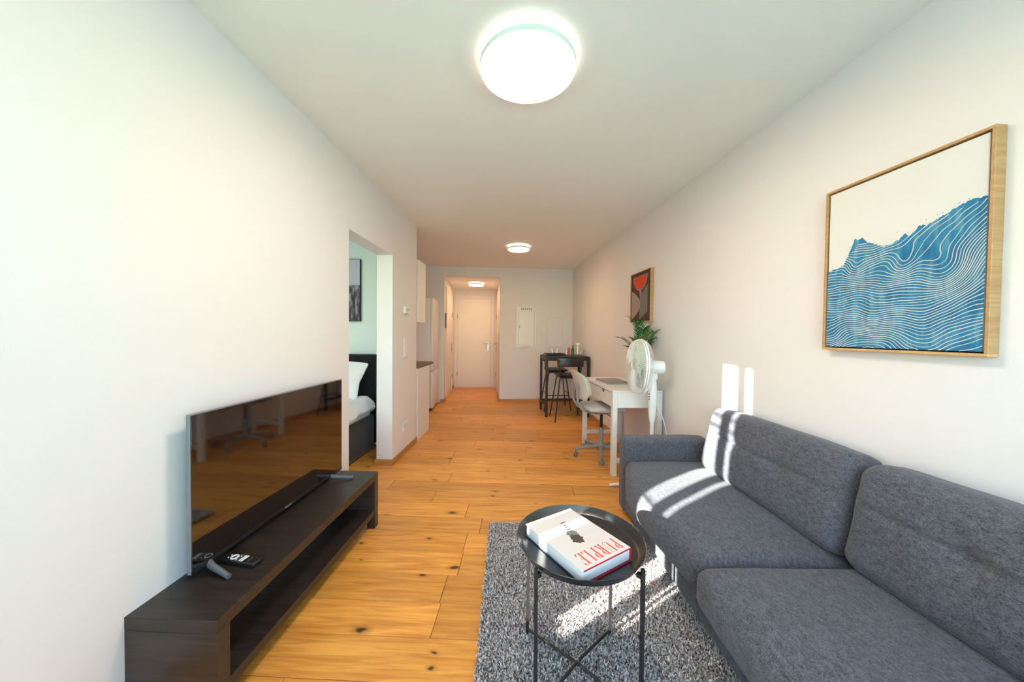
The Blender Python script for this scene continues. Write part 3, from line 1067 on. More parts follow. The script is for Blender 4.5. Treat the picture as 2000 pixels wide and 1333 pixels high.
def book():
    c1, c2, c3, c4 = Vector((0.146, 1.255)), Vector((0.339, 1.362)), Vector((0.502, 1.095)), Vector((0.292, 0.985))
    # local: x to the reader's right (c3->c4), y to the reader's up (c1->c4)
    ex = ((c4-c3)+(c1-c2)).normalized()
    ctr = (c1+c2+c3+c4)/4
    ang = math.atan2(ex.y, ex.x)
    W, Hh, T = 0.222, 0.300, 0.046
    z0 = TZ-0.028
    t = thing('book', 'thick white hardcover book with red title lying on the black tray table', 'book', (ctr.x, ctr.y, z0), ang)
    bt = 0.0035
    bm = new_bm(); add_box(bm, (-W/2, -Hh/2, T-bt), (W/2, Hh/2, T), 0.0012); obj('front_cover', bm, M['book_white'], t)
    bm = new_bm(); add_box(bm, (-W/2, -Hh/2, 0), (W/2, Hh/2, bt), 0.0012); obj('back_cover', bm, M['book_navy'], t, label='dark blue back board')
    # red cloth edge: at the head of both boards and down the spine
    bm = new_bm()
    add_box(bm, (-W/2, Hh/2-0.0005, T-bt-0.0006), (W/2-0.006, Hh/2+0.0014, T-0.0004)); add_box(bm, (-W/2, Hh/2-0.0005, 0.0), (W/2-0.022, Hh/2+0.0016, bt+0.0008))
    add_box(bm, (-W/2-0.0012, -Hh/2, 0), (-W/2+0.003, Hh/2+0.001, T-0.0006), 0.001)
    obj('red_binding', bm, M['book_red'], t, label='red cloth binding')
    bm = new_bm(); add_box(bm, (-W/2+0.003, -Hh/2+0.004, bt), (W/2-0.004, Hh/2-0.004, T-bt)); obj('page_block', bm, M['pages'], t)
    # title PURPLE in tall condensed serif capitals near the head of the cover
    zt = T+0.0003
    bm = new_bm()
    def quad(pts):
        lo = [bm.verts.new((x, y, T-0.0002)) for x, y in pts]; hi = [bm.verts.new((x, y, zt)) for x, y in pts]
        bm.faces.new(hi)
        n = len(pts)
        for i in range(n):
            bm.faces.new((lo[i], lo[(i+1) % n], hi[(i+1) % n], hi[i]))
    def rect(x0, y0, x1, y1): quad([(x0, y0), (x1, y0), (x1, y1), (x0, y1)])
    def arc(cx, cy, rx, ry, a0, a1, w0, w1, n=10):
        # crescent: stroke is w1 thick at the middle of the arc, w0 at its ends
        P, Q = [], []
        for i in range(n+1):
            a = a0+(a1-a0)*i/n; k = math.sin(PI*i/n); wd = w0+(w1-w0)*k
            P.append((cx+rx*math.cos(a), cy+ry*math.sin(a))); Q.append((cx+(rx-wd)*math.cos(a), cy+(ry-w0)*math.sin(a)))
        for i in range(n):
            quad([P[i], P[i+1], Q[i+1], Q[i]])
    hgt = 0.056; y0 = Hh/2-0.014-hgt; y1 = y0+hgt
    st, th = 0.0054, 0.0014
    def serif(x, y): rect(x-0.0022, y, x+st+0.0022, y+th)
    def letter(c, x):
        if c in 'PRLE':
            rect(x, y0, x+st, y1); serif(x, y0); serif(x, y1-th)
        if c in 'PR':
            arc(x+st, y1-0.0145, 0.0125, 0.0145, PI/2, -PI/2, th, 0.0055)
        if c == 'R':
            quad([(x+st+0.002, y1-0.029), (x+st+0.007, y1-0.029), (x+0.021, y0), (x+0.0155, y0)])
            rect(x+0.0145, y0, x+0.0235, y0+th)
        if c in 'LE':
            rect(x, y0, x+0.020, y0+th); quad([(x+0.020, y0), (x+0.0205, y0+0.016), (x+0.0190, y0+0.012), (x+0.014, y0+th)])
        if c == 'E':
            rect(x, y1-th, x+0.0195, y1); quad([(x+0.0195, y1), (x+0.0200, y1-0.015), (x+0.0185, y1-0.011), (x+0.014, y1-th)])
            rect(x+st, (y0+y1)/2-th/2, x+0.012, (y0+y1)/2+th/2); rect(x+0.0115, (y0+y1)/2-0.005, x+0.0128, (y0+y1)/2+0.005)
        if c == 'U':
            rect(x, y0+0.012, x+st, y1); serif(x, y1-th)
            rect(x+0.0185, y0+0.012, x+0.020, y1); rect(x+0.016, y1-th, x+0.0225, y1)
            arc(x+0.010, y0+0.012, 0.010, 0.012, PI, 2*PI, th, 0.003)
    x = -W/2+0.020
    for c, adv in zip('PURPLE', (0.030, 0.0325, 0.0325, 0.030, 0.0275, 0.026)):
        letter(c, x); x += adv
    obj('title', bm, M['title_red'], t, smooth=False, label='tall red serif title PURPLE')
    # faint lines of small print below the title
    bm = new_bm()
    for yy, a, b in ((y0-0.012, -0.085, 0.055), (y0-0.022, -0.05, 0.085), (y0-0.031, -0.02, 0.03)):
        add_box(bm, (a, yy, T-0.0002), (b, yy+0.0022, zt-0.0001))
    obj('small_print', bm, M['ink_faint'], t, smooth=False)
    # cover picture: a figure in a dark ruffled dress, seen head towards the title
    def blob(name, m, cx, cy, rx, ry, z, seed, amp=0.18, n=40):
        bm = new_bm(); r = random.Random(seed)
        ph = [r.uniform(0, 6.28) for _ in range(4)]
        pts = []
        for i in range(n):
            a = 2*PI*i/n
            k = 1+amp*(math.sin(7*a+ph[0])*0.5+math.sin(11*a+ph[1])*0.4+math.sin(4*a+ph[2])*0.4)
            pts.append((cx+rx*k*math.cos(a), cy+ry*k*math.sin(a)))
        add_prism(bm, pts, T-0.0002, z)
        return obj(name, bm, m, t, smooth=False)
    blob('picture', M['ink_dark'], 0.010, 0.020, 0.022, 0.025, zt+0.0001, 2)
    blob('picture', M['ink_grey'], 0.004, -0.011, 0.021, 0.020, zt, 5)
    blob('picture', M['skin_ink'], 0.024, 0.049, 0.007, 0.007, zt, 8, 0.05)
    bm = new_bm()
    for yy, xx, wd in ((-0.042, -0.004, 0.020), (-0.055, -0.006, 0.016), (-0.067, -0.009, 0.014), (-0.086, -0.013, 0.022)):
        add_box(bm, (xx-wd/2, yy, T-0.0002), (xx+wd/2, yy+0.0052, zt), 0)
    obj('small_marks', bm, M['ink_dark'], t, smooth=False)
M['pages'] = mat('page_edges', srgb(226, 224, 222), 0.8, var=0.05, vscale=40, stretch=(1, 1, 60))
book()

# ------------------------------------------------------------------ pictures
def flat_poly(bm, pts, x0, x1):
    """pts (y, z), plate between x0 and x1"""
    lo = [bm.verts.new((x0, a, b)) for a, b in pts]; hi = [bm.verts.new((x1, a, b)) for a, b in pts]
    n = len(pts)
    bm.faces.new(lo); bm.faces.new(hi)
    for i in range(n):
        bm.faces.new((lo[i], lo[(i+1) % n], hi[(i+1) % n], hi[i]))

def picture(name, label, y0, y1, z0, z1, d, fw, frame_m, canvas_m):
    """hangs on the right wall; local y=0 is the far (left in view) edge, growing towards the camera"""
    t = thing(name, label, 'picture', (XR-0.001, y1, z0), 0)
    W, Hh = y1-y0, z1-z0
    for nm, a, b in (('frame_rail', (-d, -W, 0), (0, 0, fw)), ('frame_rail', (-d, -W, Hh-fw), (0, 0, Hh)),
                     ('frame_stile', (-d, -W, fw), (0, -W+fw, Hh-fw)), ('frame_stile', (-d, -fw, fw), (0, 0, Hh-fw))):
        bm = new_bm(); add_box(bm, a, b, 0.0012)
        if nm == 'frame_stile':
            o = obj(nm, bm, frame_m, t)
        else:
            o = obj(nm, bm, frame_m, t)
    bm = new_bm(); add_box(bm, (-d*0.35, -W+fw, fw), (-d*0.25, -fw, Hh-fw)); obj('shadow_gap', bm, M['black_edge'], t)
    g = fw+0.006
    bm = new_bm(); add_box(bm, (-d+0.005, -W+g, g), (-d*0.35, -g, Hh-g), 0.0015); obj('canvas', bm, canvas_m, t)
    return t, W, Hh, g, -d+0.005

def wave_picture():
    t, W, Hh, g, xf = picture('wave_picture', 'large oak-framed picture of a blue wave drawn in white lines, above the sofa', 0.944, 1.470, 1.204, 1.922, 0.038, 0.010, M['oak_frame'], M['canvas'])
    cw, chh = W-2*g, Hh-2*g
    S = [0.0, .056, .10, .131, .17, .223, .25, .278, .32, .362, .434, .501, .54, .576, .60, .625, .659, .70, .748, .811, .87, .935, 1.0]
    Tt = [.495, .504, .51, .52, .575, .674, .655, .669, .632, .617, .586, .591, .605, .631, .612, .626, .656, .650, .661, .681, .705, .716, .712]
    def tb(s):
        s = min(1, max(0, s))
        return float(np.interp(s, S, Tt))
    def P(s, q): return (-g-s*cw, g+q*chh)
    bm = new_bm()
    n = 150
    rr = random.Random(4)
    prev = None
    for i in range(n+1):
        s = i/n
        top = tb(s) + rr.uniform(-0.004, 0.004)
        a = [bm.verts.new((xf-x, *P(s, 0))) for x in (-0.0006, 0.0004)]
        b = [bm.verts.new((xf-x, *P(s, top))) for x in (-0.0006, 0.0004)]
        if prev:
            pa, pb = prev
            bm.faces.new((pa[1], a[1], b[1], pb[1])); bm.faces.new((pa[0], pb[0], b[0], a[0]))
            bm.faces.new((pb[0], pb[1], b[1], b[0])); bm.faces.new((pa[0], a[0], a[1], pa[1]))
        prev = (a, b)
    obj('wave', bm, M['wave_blue'], t, smooth=False, label='blue printed wave')
    # white flow lines: level curves of a warped height field, traced by marching squares
    N = 190
    s = np.linspace(0, 1, N); q = np.linspace(0, 0.74, N)
    Sg, Qg = np.meshgrid(s, q, indexing='ij')
    TB = np.interp(Sg, np.array(S), np.convolve(np.pad(np.array(Tt), 2, mode='edge'), np.ones(5)/5, 'valid'))
    def fbm(sc_s, sc_q, off, oct=2):
        A = np.zeros((N, N))
        for i in range(N):
            for j in range(N):
                A[i, j] = noise.fractal(Vector((s[i]*sc_s+off, q[j]*sc_q-off, off*0.37)), 1.0, 2.0, oct)
        return A
    n1, n2, n3 = fbm(1.6, 2.6, 3.1), fbm(1.9, 3.0, 11.7), fbm(4.2, 7.5, 21.3)
    s2 = np.maximum(Sg + 0.16*n1, 0.0)
    q2 = Qg + 0.085*n2 + 0.020*n3
    # long swells climbing to the right; the bands squeeze and spread
    F = q2 - 0.20*s2**2.2*(0.35+0.9*Qg) - 0.035*np.sin(5.2*s2+3.0*Qg)
    F = F/(0.86+0.10*n2)
    # the crest curls over on the right, smaller curls left of the middle
    for cs, cq, rs, am in ((0.77, 0.47, 0.19, 0.17), (0.53, 0.47, 0.10, 0.13), (0.97, 0.36, 0.16, -0.07), (0.20, 0.50, 0.08, 0.09), (0.33, 0.20, 0.14, 0.08)):
        r2 = ((Sg-cs)/rs)**2 + ((Qg-cq)/(rs*0.75))**2
        F = F + am*np.exp(-r2)*(0.55*(Sg-cs)/rs + 0.35 - 0.3*(Qg-cq)/rs)
    lv = np.arange(-0.6, 1.6, 0.0180)
    bm = new_bm()
    half = 0.00145
    clipq = TB - 0.012
    for li, l in enumerate(lv):
        segs = []
        G = F-l
        sg = G > 0
        for i in range(N-1):
            row = sg[i].astype(int); row2 = sg[i+1].astype(int)
            tot = row[:-1]+row[1:]+row2[:-1]+row2[1:]
            for j in np.nonzero((tot > 0) & (tot < 4))[0]:
                if q[j] > clipq[i, j]: continue
                pts = []
                for (i0, j0, i1, j1) in ((i, j, i+1, j), (i+1, j, i+1, j+1), (i+1, j+1, i, j+1), (i, j+1, i, j)):
                    a, b = G[i0, j0], G[i1, j1]
                    if (a > 0) != (b > 0):
                        k = a/(a-b)
                        pts.append((s[i0]+(s[i1]-s[i0])*k, q[j0]+(q[j1]-q[j0])*k))
                if len(pts) >= 2:
                    segs.append((pts[0], pts[1]))
        hw = half*(0.75+0.5*((li*37) % 10)/10)
        for (a, b) in segs:
            pa, pb = Vector(P(*a)), Vector(P(*b))
            d = pb-pa
            if d.length < 1e-7: continue
            nn = Vector((-d.y, d.x)).normalized()*hw
            e = d.normalized()*0.0004
            pa, pb = pa-e, pb+e
            vs = [bm.verts.new((xf-0.0012, *(pa+nn))), bm.verts.new((xf-0.0012, *(pb+nn))), bm.verts.new((xf-0.0012, *(pb-nn))), bm.verts.new((xf-0.0012, *(pa-nn)))]
            bm.faces.new(vs)
    obj('white_lines', bm, M['white_ink'], t, smooth=False, kind='stuff', label='white flow lines of the wave')
    # flecks of spray above the crest
    bm = new_bm(); rr = random.Random(9)
    for _ in range(22):
        ss = rr.uniform(0.1, 0.95); qq = tb(ss)+rr.uniform(0.008, 0.05); r = rr.uniform(0.0006, 0.0018)
        y, z = P(ss, qq)
        flat_poly(bm, [(y+r*math.cos(k*1.05), z+r*math.sin(k*1.05)) for k in range(6)], xf-0.0006, xf+0.0004)
    obj('spray', bm, M['wave_blue'], t, smooth=False, kind='stuff')
wave_picture()

def shapes_picture():
    t, W, Hh, g, xf = picture('shapes_picture', 'small oak-framed abstract picture with an orange half disc, above the potted palm', 3.160, 3.620, 1.400, 1.915, 0.034, 0.008, M['oak_frame'], M['art_dark'])
    y0, z0 = 3.620, 1.400
    def pl(name, m, pts, k):
        bm = new_bm(); flat_poly(bm, [(y-y0, z-z0) for y, z in pts], xf-0.0004*k, xf+0.0004)
        obj(name, bm, m, t, smooth=False)
    # orange half disc, flat side up
    cx, cz, r = 3.394, 1.868, 0.148
    pl('half_disc', M['art_taupe'], [(cx+(r+.014)*math.cos(a), cz+0.004+(r*0.92+.014)*math.sin(a)) for a in np.linspace(PI, 2*PI, 28)], 1)
    pl('half_disc', M['art_orange'], [(cx+r*math.cos(a), cz+r*0.92*math.sin(a)) for a in np.linspace(PI, 2*PI, 28)], 2)
    # leaf shapes either side of a stem
    def leaf(m, ya, yb, za, zb, k):
        # straight side ya, bulging to yb
        pl('leaf_shape', m, [(ya, za)] + [(ya+(yb-ya)*math.sin(PI*u)**0.8*1.0, za+(zb-za)*u) for u in np.linspace(0.04, 0.96, 24)] + [(ya, zb)], k)
    leaf(M['art_taupe'], 3.585, 3.385, 1.432, 1.73, 2)
    leaf(M['art_grey'], 3.385, 3.225, 1.432, 1.72, 2)
    pl('leaf_shape', M['art_grey'], [(3.225, 1.50), (3.225, 1.765), (3.30, 1.72), (3.37, 1.62), (3.38, 1.47), (3.30, 1.46)], 3)
    pl('stem_shape', M['art_taupe'], [(3.410, 1.74), (3.366, 1.74), (3.384, 1.66), (3.382, 1.425), (3.392, 1.425), (3.392, 1.66)], 4)
shapes_picture()

# ------------------------------------------------------------------ desk
DX0, DX1, DY0, DY1, DZ = 1.118, 1.575, 2.930, 3.880, 0.768
def desk():
    t = thing('desk', 'white writing desk with one drawer, between the fan and the bar table', 'desk', (DX0, DY0, 0), 0)
    W, L = DX1-DX0, DY1-DY0
    m = M['white_lacquer']
    bm = new_bm(); add_box(bm, (0, 0, DZ-0.020), (W, L, DZ), 0.002); obj('top', bm, m, t)
    lg = 0.045
    za = 0.612
    for nm, x, y in (('leg', 0, 0), ('leg', W-lg, 0), ('leg', 0, L-lg), ('leg', W-lg, L-lg)):
        bm = new_bm(); add_box(bm, (x, y, 0), (x+lg, y+lg, DZ-0.0205), 0.002); obj(nm, bm, m, t)
    for y in (0.004, L-0.024):
        bm = new_bm(); add_box(bm, (lg, y, za), (W-lg, y+0.020, DZ-0.0205), 0.001); obj('apron', bm, m, t)
    bm = new_bm(); add_box(bm, (W-0.03, lg, za), (W-0.01, L-lg, DZ-0.0205), 0.001); obj('apron', bm, m, t)
    for y in (0.012, L-0.033):
        bm = new_bm(); add_box(bm, (lg, y, 0.115), (W-lg, y+0.021, 0.155), 0.001); obj('stretcher', bm, m, t)
    bm = new_bm(); add_box(bm, (0.004, lg+0.003, za+0.004), (0.022, L-lg-0.003, DZ-0.026), 0.0015); dr = obj('drawer', bm, m, t)
    bm = new_bm(); add_box(bm, (0.022, lg+0.02, za+0.010), (W-0.06, L-lg-0.02, za+0.016)); obj('drawer_bottom', bm, m, dr)
    # half-round finger hole at the drawer's upper edge
    bm = new_bm(); cy = 3.19-DY0
    flat_poly(bm, [(cy+0.030*math.cos(a), DZ-0.027+0.028*math.sin(a)) for a in np.linspace(PI, 2*PI, 18)], 0.0028, 0.012)
    obj('finger_hole', bm, M['button_dark'], dr, smooth=False, label='dark half-round finger hole')
desk()

def laptop():
    t = thing('laptop', 'closed silver laptop lying on the white desk', 'laptop', (1.315, 3.475, DZ), 0.06)
    bm = new_bm(); add_box(bm, (-0.115, -0.165, 0.001), (0.115, 0.165, 0.012), 0.003); obj('body', bm, M['laptop'], t)
    bm = new_bm(); add_box(bm, (-0.113, -0.163, 0.0125), (0.113, 0.163, 0.019), 0.002); obj('lid', bm, M['laptop_dark'], t)
laptop()

# ------------------------------------------------------------------ palm in a pot on the desk
def palm():
    t = thing('potted_palm', 'small green palm in a grey pot at the back of the white desk', 'plant', (1.475, 3.13, DZ), 0)
    bm = new_bm(); add_lathe(bm, [(0.048, 0), (0.052, 0.004), (0.064, 0.125), (0.066, 0.130), (0.060, 0.130), (0.057, 0.112), (0, 0.112)], seg=32); obj('pot', bm, M['pot'], t)
    bm = new_bm(); add_lathe(bm, [(0, 0.100), (0.056, 0.100), (0.055, 0.114), (0.03, 0.118), (0, 0.116)], seg=24); obj('soil', bm, M['soil'], t)
    rr = random.Random(12)
    def frond(az, rise, out, m, nl=13, wide=1.0):
        bm = new_bm()
        n = 16
        pts = []
        for i in range(n+1):
            u = i/n
            r = out*(u**1.5); z = 0.11+rise*(1-(1-u)**1.7)
            pts.append(Vector((r*math.cos(az), r*math.sin(az), z)))
        add_tube(bm, pts, [0.0035*(1-0.75*i/n) for i in range(n+1)], 6)
        side = Vector((-math.sin(az), math.cos(az), 0))
        for k in range(nl):
            u = 0.36+0.62*k/(nl-1)
            i = min(n-1, int(u*n)); p = pts[i].lerp(pts[i+1], u*n-i)
            d = (pts[i+1]-pts[i]).normalized()
            ln = 0.12*wide*(math.sin(PI*(0.30+0.62*(k/(nl-1))))**0.8)+0.015
            for sgn in (-1, 1):
                v = (d*0.85+side*sgn*0.62+Vector((0, 0, rr.uniform(-0.05, 0.12)))).normalized()
                up = d.cross(v).normalized()
                wv = v.cross(up).normalized()*0.0058
                a = p; b = p+v*ln*0.45+Vector((0, 0, 0.004)); c = p+v*ln-Vector((0, 0, ln*0.10))
                f = [bm.verts.new(q) for q in (a-wv*0.4, b-wv, c, b+wv, a+wv*0.4)]
                bm.faces.new((f[0], f[1], f[3], f[4])); bm.faces.new((f[1], f[2], f[3]))
        return obj('frond', bm, m, t, smooth=False)
    for az, rise, out, m, wd in ((PI*0.98, 0.36, 0.24, 'leaf', 1.0), (PI*0.85, 0.55, 0.13, 'leaf', 1.1), (PI*0.55, 0.50, 0.08, 'leaf', 1.1),
                                 (PI*1.35, 0.43, 0.07, 'leaf', 1.1), (-0.2, 0.46, 0.055, 'leaf_b', 1.0), (-PI*0.42, 0.41, 0.15, 'leaf_b', 1.15),
                                 (-PI*0.25, 0.34, 0.10, 'leaf', 1.1), (PI*1.12, 0.28, 0.20, 'leaf', 0.8), (-PI*0.5, 0.30, 0.10, 'leaf', 1.0), (PI*0.7, 0.34, 0.10, 'leaf', 1.0)):
        frond(az, rise, out, M[m], wide=wd)
palm()

# ------------------------------------------------------------------ pedestal fan
def fan():
    fx, fy = 1.372, 2.715
    t = thing('pedestal_fan', 'white pedestal fan standing behind the sofa arm beside the desk', 'fan', (fx, fy, 0), 0)
    m = M['fan_white']
    for k, (dx, dy) in enumerate(((-0.345, 0.02), (0.13, 0.26), (0.15, -0.22))):
        bm = new_bm(); add_tube(bm, [(0, 0, 0.028), (dx*0.55, dy*0.55, 0.026), (dx, dy, 0.014)], [0.014, 0.013, 0.011], 8, flat=1.0); obj('foot', bm, m, t)
    bm = new_bm(); add_lathe(bm, [(0.030, 0.012), (0.032, 0.045), (0.020, 0.075), (0.0165, 0.09), (0.0165, 0.56), (0, 0.56)], seg=24); obj('pole', bm, m, t)
    bm = new_bm(); add_lathe(bm, [(0.020, 0.545), (0.026, 0.57), (0.034, 0.66), (0.037, 0.76), (0.033, 0.84), (0.026, 0.905), (0.020, 0.93), (0, 0.935)], seg=28); col = obj('control_column', bm, m, t)
    for k in range(3):
        bm = new_bm(); add_lathe(bm, [(0.006, 0), (0.005, 0.004), (0, 0.005)], (0, 0, 0), 10, Matrix.Translation((-0.033, -0.014, 0.735+0.022*k)) @ Matrix.Rotation(-PI/2, 4, 'Y')); obj('button', bm, M['button_dark'], col)
    # head: axis points to -x and a touch away from the camera
    ax = Vector((-0.985, 0.12, 0.035)).normalized()
    q = ax.to_track_quat('Z', 'Y').to_matrix().to_4x4()
    HM = Matrix.Translation((0.0, 0.0, 1.000)) @ q         # local +z = the way it blows; origin over the pole
    bm = new_bm(); add_lathe(bm, [(0, -0.092), (0.040, -0.090), (0.053, -0.080), (0.056, -0.06), (0.056, 0.035), (0.050, 0.05), (0.03, 0.056), (0, 0.056)], (0, 0, 0), 32, HM); motor = obj('motor_housing', bm, m, t)
    bm = new_bm(); add_box(bm, (-0.03, -0.022, 0.895), (0.035, 0.022, 0.955), 0.008); obj('neck', bm, m, t)
    bm = new_bm(); add_lathe(bm, [(0.009, 0), (0.009, 0.022), (0, 0.024)], (-0.02, 0, 1.054), 14); obj('knob', bm, m, motor)
    R = 0.222
    z0 = 0.115     # plane of the rim
    def guard(name, z_in, r_in, n, front):
        bm = new_bm()
        for i in range(n):
            a = 2*PI*i/n
            pts = []
            for k in range(7):
                u = k/6
                r = r_in+(R-r_in)*math.sin(u*PI/2)
                z = z0+(z_in-z0)*(1-u**4.5)
                aa = a+0.22*(1-u)
                pts.append(HM @ Vector((r*math.cos(aa), r*math.sin(aa), z)))
            add_tube(bm, pts, 0.0013, 4, cap=False)
        add_ring(bm, (0, 0, z_in+(z0-z_in)*0.18), R*0.55, 0.0018, 56, 5, HM)
        return obj(name, bm, m, t, kind='stuff')
    guard('front_guard', z0+0.062, 0.035, 88, True)
    guard('rear_guard', z0-0.062, 0.050, 88, False)
    bm = new_bm(); add_ring(bm, (0, 0, z0+0.009), R, 0.0065, 72, 8, HM); add_ring(bm, (0, 0, z0-0.009), R, 0.0065, 72, 8, HM); obj('rim', bm, m, t)
    bm = new_bm(); add_lathe(bm, [(0, z0+0.058), (0.036, z0+0.058), (0.036, z0+0.064), (0.03, z0+0.067), (0, z0+0.068)], (0, 0, 0), 28, HM); obj('badge_disc', bm, m, t)
    bm = new_bm(); add_lathe(bm, [(0.012, 0.05), (0.012, z0-0.02), (0.034, z0-0.018), (0.034, z0+0.02), (0.02, z0+0.034), (0, z0+0.036)], (0, 0, 0), 24, HM); hub = obj('hub', bm, M['fan_mint'], t)
    for k in range(5):
        bm = new_bm()
        grid = []
        for i in range(9):
            u = i/8; r = 0.030+0.165*u
            row = []
            half = 0.20+0.30*math.sin(PI*min(1, 0.25+u*0.62))
            for j in range(7):
                v = j/6*2-1
                a = 2*PI*k/5 + v*half*(0.9 if u > 0.1 else 0.6) + 0.25*u
                z = z0 + v*0.022*(1-0.35*u)
                row.append((r, a, z))
            grid.append(row)
        V = [[[bm.verts.new(HM @ Vector((r*math.cos(a), r*math.sin(a), z+dz))) for (r, a, z) in row] for row in grid] for dz in (0, 0.0016)]
        for i in range(8):
            for j in range(6):
                bm.faces.new((V[0][i][j], V[0][i+1][j], V[0][i+1][j+1], V[0][i][j+1]))
                bm.faces.new((V[1][i][j], V[1][i][j+1], V[1][i+1][j+1], V[1][i+1][j]))
        for i in range(8):
            for j in (0, 6):
                bm.faces.new((V[0][i][j], V[1][i][j], V[1][i+1][j], V[0][i+1][j]))
        obj('blade', bm, M['fan_mint'], t)
    # mains cable hanging from the control column
    bm = new_bm()
    pts = []
    for i in range(22):
        u = i/21
        pts.append((0.034+0.10*math.sin(PI*0.55*u), -0.02-0.02*u, 0.665-0.60*u**1.15+0.06*math.sin(PI*u)))
    add_tube(bm, pts, 0.0035, 6); obj('cable', bm, m, t)
fan()

# ------------------------------------------------------------------ swivel chair
def swivel_chair():
    t = thing('swivel_chair', 'light grey swivel chair on a five-arm castor base, pushed in at the desk', 'chair', (1.195, 3.445, 0), 0)
    # faces +x (the desk)
    for k in range(5):
        a = PI + 0.02 + 2*PI*k/5
        ca_, sa2 = math.cos(a), math.sin(a)
        R4 = Matrix.Rotation(a, 4, 'Z')
        bm = new_bm()
        add_tube(bm, [R4 @ Vector(p) for p in ((0.02, 0, 0.105), (0.15, 0, 0.098), (0.275, 0, 0.080))], [0.020, 0.017, 0.013], 8)
        arm = obj('base_arm', bm, M['chair_grey'], t)
        bm = new_bm()
        add_tube(bm, [R4 @ Vector((0.268, 0, 0.085)), R4 @ Vector((0.268, 0, 0.045))], 0.008, 8)
        sw = Matrix.Translation(R4 @ Vector((0.268, 0, 0.0265))) @ Matrix.Rotation(a+0.9, 4, 'Z') @ Matrix.Rotation(PI/2, 4, 'X')
        for s in (-1, 1):
            add_lathe(bm, [(0.006, -0.006), (0.024, -0.006), (0.026, -0.003), (0.026, 0.004), (0.022, 0.007), (0, 0.007)], (0, 0, s*0.010), 18, sw)
        obj('castor', bm, M['grey_plastic'], arm)
    bm = new_bm(); add_lathe(bm, [(0.042, 0.085), (0.044, 0.12), (0.028, 0.135), (0.024, 0.15), (0.024, 0.30), (0, 0.30)], seg=24); obj('outer_column', bm, M['chair_grey'], t)
    bm = new_bm(); add_lathe(bm, [(0.015, 0.295), (0.015, 0.455), (0, 0.455)], seg=16); obj('gas_lift', bm, M['black_metal'], t, label='black gas lift')
    bm = new_bm(); add_box(bm, (-0.09, -0.06, 0.448), (0.09, 0.06, 0.474), 0.006); mech = obj('seat_plate', bm, M['chair_grey'], t)
    bm = new_bm(); add_tube(bm, [(0.03, -0.05, 0.455), (0.06, -0.12, 0.440), (0.09, -0.20, 0.395)], 0.005, 6); obj('lever', bm, M['black_metal'], mech)
    def fs(p, u):
        r = math.hypot(u.x, u.y)
        q = p.copy()
        # round the plan towards an ellipse
        k = 1-0.10*max(0, abs(u.x)*abs(u.y))
        q.x *= k; q.y *= k
        if u.z > 0: q.z += 0.012*(1-r*r*0.5)
        else: q.z += 0.018*r*r
        return q
    bm = new_bm(); add_rbox(bm, (0.42, 0.42, 0.062), 0.030, (24, 24, 8), fs, Matrix.Translation((0.01, 0, 0.505))); obj('seat', bm, M['chair_fabric'], t, angle=70)
    # curved backrest: pad in front, shell behind
    def backpad(th, off, ww, hh, zc, m, nm, lab=None):
        bm = new_bm()
        ny, nz = 22, 18
        def pt(i, j, s):
            v = i/ny*2-1; w_ = j/nz*2-1
            # superellipse outline
            k = (abs(v)**3.2+abs(w_)**3.2)**(1/3.2)
            if k > 1: v, w_ = v/k, w_/k
            y = v*ww; z = zc + w_*hh
            bow = 0.075*(1-(v*v)) # concave towards the sitter
            lean = -0.055*((w_+1)/2)**2 + 0.035*(1-((w_+1)/2))
            edge = min(1.0, (1-min(1.0, (abs(v)**3.2+abs(w_)**3.2)))*3.0)
            return Vector((-0.215-bow*0.85+lean+off + s*th*(0.35+0.65*max(0, edge)), y, z))
        F = [[bm.verts.new(pt(i, j, 1)) for j in range(nz+1)] for i in range(ny+1)]
        B = [[bm.verts.new(pt(i, j, -1)) for j in range(nz+1)] for i in range(ny+1)]
        for i in range(ny):
            for j in range(nz):
                bm.faces.new((F[i][j], F[i+1][j], F[i+1][j+1], F[i][j+1])); bm.faces.new((B[i][j], B[i][j+1], B[i+1][j+1], B[i+1][j]))
        for i in range(ny):
            for j in (0, nz):
                bm.faces.new((F[i][j], B[i][j], B[i+1][j], F[i+1][j]))
        for j in range(nz):
            for i in (0, ny):
                bm.faces.new((F[i][j], F[i][j+1], B[i][j+1], B[i][j]))
        bmesh.ops.remove_doubles(bm, verts=bm.verts, dist=0.0004)
        return obj(nm, bm, m, t, angle=75, label=lab)
    backpad(0.015, 0.022, 0.205, 0.140, 0.755, M['chair_fabric'], 'back_pad')
    backpad(0.006, 0.0, 0.215, 0.155, 0.755, M['chair_white'], 'backrest', 'white backrest shell')
    bm = new_bm()
    for s in (-1, 1):
        add_tube(bm, [(-0.285, s*0.10, 0.77), (-0.290, s*0.10, 0.68), (-0.275, s*0.085, 0.58), (-0.23, s*0.075, 0.505), (-0.15, s*0.06, 0.474), (0.02, s*0.05, 0.468)], [0.010, 0.012, 0.013, 0.014, 0.013, 0.011], 8)
    obj('back_support', bm, M['chair_grey'], t)
swivel_chair()

